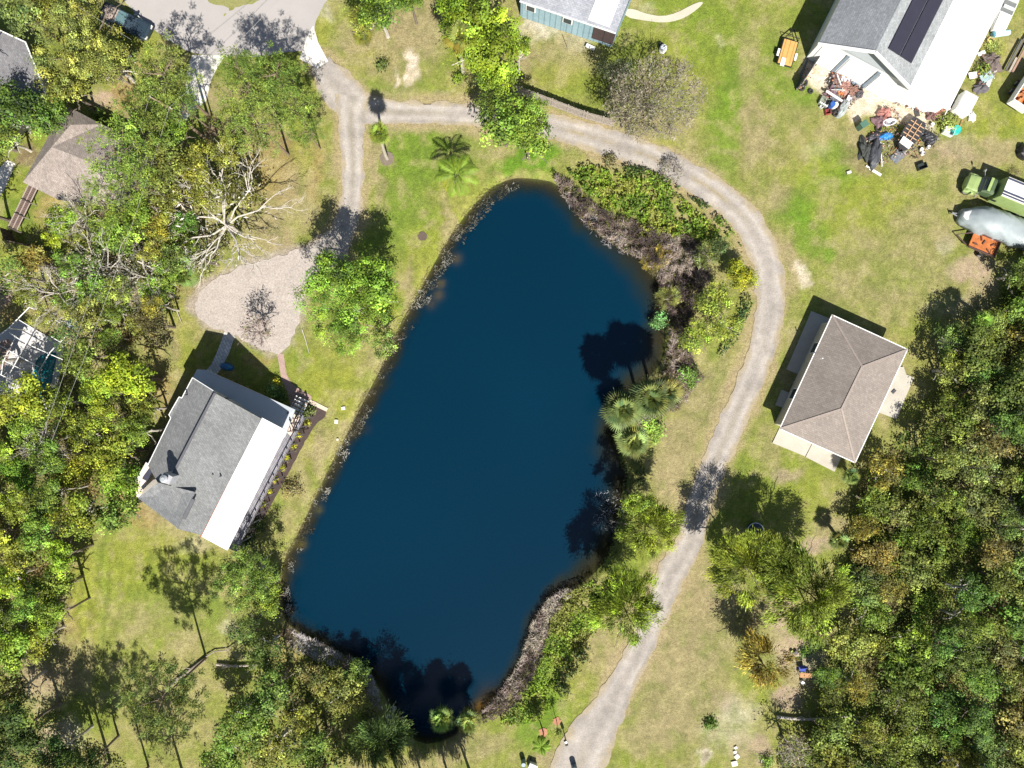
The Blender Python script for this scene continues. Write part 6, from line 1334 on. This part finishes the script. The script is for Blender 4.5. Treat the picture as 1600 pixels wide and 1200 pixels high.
wood([(1700, 400), (1600, 405), (1580, 440), (1575, 490), (1540, 510), (1490, 530), (1478, 590), (1480, 620), (1468, 650), (1452, 690), (1405, 722), (1350, 750), (1345, 830), (1335, 880), (1345, 1000), (1320, 1010), (1325, 1045), (1338, 1085), (1335, 1100), (1300, 1150), (1310, 1260), (1700, 1260)], 42, (25, 43), (3.6, 7.0), pal_east, ('broad', 'broad', 'fine', 'olive'),
     [(500, 'beside the rusty trailer'), (560, 'beside tan house north corner'), (610, 'level with tan house ridge'), (660, 'level with the tan house patio'), (705, 'beside tan house south eave'), (750, 'level with the south patio slabs'), (800, 'level with the round stock tank'), (850, 'above the drooping trees'), (895, 'level with the western drooping tree'), (940, 'level with the larger drooping tree'), (990, 'just above the sandy clearing'), (1035, 'level with the orange tree'), (1080, 'level with the blue chair'), (1130, 'level with the white fallen trunk'), (1180, 'below the fallen trunk'), (1400, 'at the bottom edge')], 'east wood', 'right', 'trees of the dense east wood',
     avoid=((1440, 685, 50), (1590, 790, 26), (1560, 945, 18), (1590, 880, 18), (1275, 1120, 40), (1560, 1160, 24)), seed=9)
tree(1240, 1175, 26, 4, 'twig', (.22, .19, .14), 'low grey-brown brushwood in shade below the fallen trunk'); tree(1292, 1055, 22, 2.6, 'broad', (.09, .15, .035), 'dark green bush tree right of the brown table'); tree(1300, 1090, 24, 2.8, 'olive', (.14, .16, .05), 'olive bush tree just above the fallen trunk')
for x, y, r_, lb in ((150, 425, 44, 'small white leafless tree in the middle of the mixed thicket'), (75, 455, 36, 'small bleached dead tree at the west of the mixed thicket'), (215, 430, 34, 'pale crooked dead tree near the dark fan palm'), (110, 330, 26, 'pale dead tree between two light green crowns'), (60, 700, 26, 'white bare limbs poking through the west wood')):
    tree(x, y, r_ * 1.3, 7.5, 'dead', (.34, .31, .26), lb)
# beyond the frame, for a step to the side
for i, (x, y) in enumerate(((-60, 60), (-50, 200), (-60, 320), (-40, 560), (-50, 1120), (60, 1250), (700, -60), (600, -70), (1660, 700), (1680, 850), (1660, 1000), (380, 1260), (480, 1250), (40, -60))):
    tree(x, y, 44, 8, 'broad' if i % 2 else 'fine', (.11, .16, .04), 'leafy tree standing just outside the picture frame', 'trees outside the frame')

# ------------------------------------------------------------------ masses nobody could count: undergrowth, vines, brush, shore weeds
def scatter(name, label, cat, poly, dens, zr, leaf, cols, mat=LEAF, kind='leaf', holes=None, seed=1, patch=1.5, thr=.0, aspect=.6, z0=0.0, cl=None):
    rs = np.random.RandomState(seed); P_ = np.array([((a - 800) * MPP, (600 - b_) * MPP) for a, b_ in poly]); lo = P_.min(0); hi = P_.max(0)
    N = int(dens * np.prod(hi - lo)); xy = lo + rs.rand(N, 2) * (hi - lo); k = inside(xy[:, 0], xy[:, 1], [tuple(p) for p in P_])
    n = vnoise(xy[:, 0], xy[:, 1], patch, seed + 100); k &= n > thr
    xy = xy[k]; n = n[k]; N = len(xy); n2 = vnoise(xy[:, 0], xy[:, 1], patch * .6, seed + 50, 3); top = zr[0] + (zr[1] - zr[0]) * np.clip((n2 - .25) * 2, 0, 1)
    z = z0 + top * (1 - rs.rand(N) ** 2 * .6)
    ci = np.clip(((vnoise(xy[:, 0], xy[:, 1], patch * 1.7, seed + 7, 3) - .3) * 2.5 * len(cols) + rs.normal(0, .5, N)), 0, len(cols) - 1).astype(int)
    t = np.array(cols)[ci] * np.exp(rs.normal(0, .22, N))[:, None]
    c = np.concatenate([xy, z[:, None]], 1); ax = None
    if kind == 'twig':
        ax = rs.normal(size=(N, 3)); ax[:, 2] = np.abs(ax[:, 2]) * .5
    me = leafmesh(name, c, rs.uniform(.7, 1.3, N) * leaf, rs.uniform(.7, 1.2, N) * leaf * aspect, .5, t, ax, mat, rs=rs)
    return tag(link(name, me, None, (1, 1, 1)), label, cat, None, 'stuff')
UG_SHADE = [(.04, .06, .025), (.06, .10, .03), (.09, .14, .035), (.13, .15, .05), (.12, .10, .06)]  # dark leaf tones put the wood's shaded gaps into the colour
scatter('undergrowth', 'leafy undergrowth of the east wood, shade between the trees put into its colour', 'undergrowth', [(1640, 400), (1580, 410), (1555, 480), (1500, 510), (1470, 540), (1465, 600), (1450, 640), (1405, 680), (1345, 730), (1328, 800), (1322, 890), (1340, 990), (1290, 1030), (1300, 1090), (1260, 1135), (1215, 1150), (1215, 1230), (1640, 1230)], 55, (.2, 1.8), .125, UG_SHADE, seed=2)
scatter('undergrowth', 'leafy undergrowth between the trees of the yellow-green west wood', 'undergrowth', [(-60, 640), (50, 650), (120, 560), (190, 520), (235, 560), (245, 640), (222, 690), (190, 760), (150, 790), (110, 840), (85, 870), (80, 1000), (-60, 1030)], 44, (.2, 1.3), .12, [(.07, .09, .03), (.10, .15, .03), (.17, .20, .04), (.17, .12, .07)], seed=3, thr=.42)
scatter('undergrowth', 'mixed dry and green undergrowth of the thicket west of the gravel', 'undergrowth', [(-40, 430), (40, 410), (100, 400), (150, 330), (230, 270), (300, 230), (350, 250), (400, 290), (420, 330), (350, 400), (310, 430), (270, 470), (255, 520), (250, 560), (200, 540), (120, 560), (100, 520), (40, 480)], 48, (.2, 1.5), .12, [(.05, .05, .03), (.10, .13, .04), (.15, .18, .045), (.22, .18, .08), (.17, .12, .08)], seed=4, thr=.48)
scatter('undergrowth', 'dark green scrub on the bank in the south-west corner of the pond', 'undergrowth', [(405, 960), (440, 985), (470, 1015), (520, 1035), (560, 1060), (590, 1110), (610, 1160), (560, 1190), (420, 1230), (300, 1230), (330, 1160), (360, 1100), (385, 1040)], 26, (.2, 1.4), .16, [(.04, .05, .025), (.08, .12, .035), (.12, .17, .04), (.17, .15, .08)], seed=5, thr=.42)
scatter('undergrowth', 'dark ferny undergrowth in the bottom left corner', 'undergrowth', [(-60, 1060), (40, 1070), (90, 1110), (110, 1150), (160, 1165), (200, 1200), (200, 1240), (-60, 1240)], 34, (.2, 1.2), .13, [(.03, .05, .02), (.06, .09, .03), (.10, .12, .05)], seed=41, thr=.40)
scatter('vine_mat', 'bright green vines blanketing the north-east bank', 'vines', [(885, 268), (925, 262), (970, 275), (1040, 290), (1085, 330), (1120, 360), (1130, 400), (1090, 375), (1050, 372), (1010, 365), (985, 340), (945, 330), (915, 305)], 95, (.3, 1.3), .15, [(.085, .14, .03), (.12, .19, .03), (.16, .235, .035), (.20, .21, .06)], seed=6, thr=.38, patch=.9)
scatter('vine_mat', 'green vines along the lower east shore below the drooping tree', 'vines', [(925, 905), (945, 930), (930, 990), (905, 1020), (880, 1040), (860, 1100), (840, 1125), (770, 1135), (812, 1090), (835, 1055), (850, 1008), (862, 960), (886, 925)], 75, (.15, .9), .14, [(.09, .14, .03), (.14, .22, .035), (.18, .25, .04), (.17, .18, .06)], seed=7, thr=.30)
scatter('dark_hedge_plants', 'row of dark leafy plants on the drive side of the vine bank', 'plants', [(970, 262), (1000, 262), (1038, 278), (1070, 295), (1100, 318), (1130, 345), (1158, 385), (1150, 395), (1120, 352), (1090, 322), (1060, 300), (1030, 288), (975, 274)], 80, (.4, 1.0), .15, [(.035, .06, .02), (.07, .11, .025), (.12, .18, .035)], seed=8, thr=.46, patch=1.1)
scatter('dark_hedge_plants', 'dark glossy plants along the drive side of the willow-like trees', 'plants', [(1165, 455), (1175, 470), (1160, 510), (1145, 540), (1120, 560), (1130, 535), (1145, 505), (1155, 475)], 60, (.4, 1.0), .15, [(.035, .07, .03), (.06, .10, .03), (.20, .20, .09)], seed=9)
BRC = [(.055, .04, .04), (.10, .072, .064), (.17, .13, .11), (.27, .22, .19)]
SHORE_NE = [(868, 272), (890, 282), (915, 308), (950, 335), (990, 345), (1030, 368), (1080, 372), (1105, 395), (1110, 430), (1085, 470), (1075, 520), (1080, 560), (1095, 590), (1060, 640), (1025, 650), (1030, 600), (1040, 560), (1045, 500), (1028, 440), (1004, 408), (975, 394), (925, 360), (888, 322), (866, 285)]
scatter('dead_brush', 'brown dead brushwood along the north-east waterline', 'brush', SHORE_NE, 105, (.1, 2.0), .34, BRC, TWIG, 'twig', seed=10, aspect=.09, z0=-.3, thr=.28, patch=1.0)
scatter('shore_scrub', 'dark scrub leaves mixed in the north-east brushwood', 'scrub', SHORE_NE, 34, (.1, .9), .15, [(.05, .05, .035), (.08, .09, .04), (.14, .12, .06)], seed=11, z0=-.2, thr=.42)
scatter('dead_brush', 'grey-brown dead reeds along the south-east waterline', 'brush', [(885, 918), (897, 922), (868, 958), (856, 1000), (846, 1028), (826, 1070), (805, 1098), (778, 1118), (755, 1128), (752, 1112), (780, 1080), (806, 1046), (820, 1006), (832, 970), (856, 934)], 110, (.2, 1.2), .30, BRC + [(.32, .28, .22)], TWIG, 'twig', seed=12, aspect=.10, z0=-.4)
scatter('dead_brush', 'pale dead reeds and brush on the south-west waterline', 'brush', [(436, 975), (465, 985), (510, 1008), (555, 1030), (585, 1060), (600, 1110), (575, 1095), (545, 1050), (500, 1032), (460, 1015), (440, 1000)], 100, (.2, 1.0), .28, [(.14, .10, .07), (.24, .19, .15), (.40, .37, .36)], TWIG, 'twig', seed=13, aspect=.10, z0=-.4)
scatter('dead_brush', 'bluish-grey dead brush in shade on the east shore', 'brush', [(930, 770), (965, 765), (985, 800), (965, 830), (925, 830)], 16, (.1, .5), .22, [(.3, .3, .32), (.42, .42, .44)], TWIG, 'twig', seed=14, aspect=.07, z0=-.4, thr=.4)
scatter('shore_scrub', 'dark green scrub on the shaded east shore between palms and drooping trees', 'scrub', [(965, 705), (1000, 705), (1010, 750), (990, 780), (965, 860), (955, 890), (935, 895), (955, 850), (965, 800), (975, 745)], 40, (.1, .8), .15, [(.03, .05, .025), (.06, .09, .03), (.10, .12, .05)], seed=15, z0=-.2, thr=.35)
WEST = [(800, 272), (765, 288), (728, 328), (698, 370), (668, 420), (643, 468), (620, 510), (598, 560), (572, 612), (545, 665), (515, 722), (490, 775), (466, 828), (438, 875), (434, 930), (442, 960), (455, 955), (450, 920), (460, 880), (482, 850), (505, 790), (530, 735), (560, 680), (590, 620), (614, 570), (640, 520), (668, 475), (695, 425), (722, 385), (750, 345), (780, 312), (812, 290)]
scatter('pond_weed', 'lacy grey-brown water weed fringing the west waterline', 'water weed', WEST, 60, (.0, .12), .16, [(.055, .05, .03), (.10, .09, .06), (.17, .16, .12), (.30, .29, .25)], TWIG, 'twig', seed=16, patch=.9, thr=.50, aspect=.16, z0=WL + .01)
scatter('bank_grass', 'dry brown grass fringe on the west bank of the pond', 'grass', [(a - 7, b_) for a, b_ in WEST[:17]] + [(a + 5, b_ + 2) for a, b_ in WEST[:17]][::-1], 60, (.0, .25), .12, [(.10, .08, .04), (.20, .17, .07), (.25, .22, .11)], TWIG, 'twig', seed=17, patch=.8, thr=.40, aspect=.2, z0=-.3)
DEB = [(.03, .03, .035), (.12, .06, .05), (.25, .13, .10), (.38, .16, .08), (.08, .08, .09), (.30, .28, .27), (.45, .43, .42), (.12, .09, .08)]
for lb, pl_, de in (('small mixed scrap strewn over the west junk pile', [(1300, 112), (1316, 118), (1344, 130), (1346, 148), (1330, 165), (1318, 180), (1296, 178), (1282, 165), (1290, 150), (1288, 132)], 60), ('small scrap strewn round the bathtub and boat frame', [(1376, 170), (1400, 168), (1410, 190), (1450, 195), (1470, 215), (1455, 232), (1440, 250), (1400, 245), (1370, 262), (1344, 245), (1350, 215), (1366, 205)], 30),
                    ('scrap under the barn lean-to corner', [(1395, 148), (1420, 150), (1460, 162), (1482, 180), (1475, 195), (1440, 180), (1405, 165)], 34), ('scrap bits right of the barn', [(1530, 85), (1560, 85), (1556, 120), (1540, 145), (1520, 130)], 26), ('scrap along the grey slat fence', [(1262, 95), (1275, 92), (1272, 110), (1258, 140), (1243, 146)], 16)):
    scatter('loose_scrap', lb, 'scrap', pl_, de, (.05, .65), .15, DEB, TWIG, seed=len(lb), patch=.5, thr=.34, aspect=.38)
scatter('dead_brush', 'bleached whitish twigs over the water at the north-east bank', 'brush', [(885, 300), (905, 312), (945, 350), (985, 375), (1005, 392), (990, 402), (950, 388), (915, 355), (890, 325)], 34, (.1, .8), .28, [(.25, .23, .26), (.42, .40, .42)], TWIG, 'twig', seed=31, aspect=.07, z0=-.4, thr=.45, patch=.8)
scatter('dead_brush', 'bleached whitish twigs over the water at the south-east bank', 'brush', [(862, 930), (885, 915), (872, 960), (850, 1010), (838, 1040), (824, 1030), (832, 985)], 30, (.1, .8), .28, [(.25, .23, .25), (.40, .38, .38)], TWIG, 'twig', seed=32, aspect=.07, z0=-.4, thr=.45, patch=.8)
# garden plants beside the lake house: each its own
for i, (x, y) in enumerate(((479, 661), (467, 680), (459, 698), (448, 715), (440, 731), (430, 750), (421, 766), (410, 787))):
    bush(x, y, 3.6, .5, (.42, .40, .06), f'yellow variegated plant in the lakeside mulch bed, {ORD[i]} from the stairs', 'row of yellow plants in the mulch bed')
for i, (x, y) in enumerate(((345, 588), (353, 592), (363, 597), (375, 602), (386, 609))):
    bush(x, y, 3.6, .5, (.30, .25, .08), f'pale plant in the shaded bed north of the porch, {ORD[i]} from the paved walk', 'row of plants in the shaded north bed')
for x, y, r, c, lb in ((482, 645, 7, (.16, .20, .10), 'rounded green shrub at the stair foot in the mulch bed'), (432, 598, 5, (.40, .38, .05), 'yellow plant beside the brick path in shade'), (424, 606, 8, (.20, .30, .14), 'pale-leaved tall plant beside the porch corner'), (436, 618, 12, (.06, .10, .035), 'dark round shrub between the porch and brick patio'), (474, 652, 5, (.12, .15, .05), 'small green plant left of the rounded shrub'), (402, 822, 12, (.05, .07, .03), 'dark shrub at the south end of the mulch bed'), (388, 845, 10, (.05, .08, .03), 'darkest shrub at the deck corner by the leafy tree')):
    bush(x, y, r, 1.2, c, lb)
print('OBJECTS', len(bpy.data.objects), 'CHARS', 0)
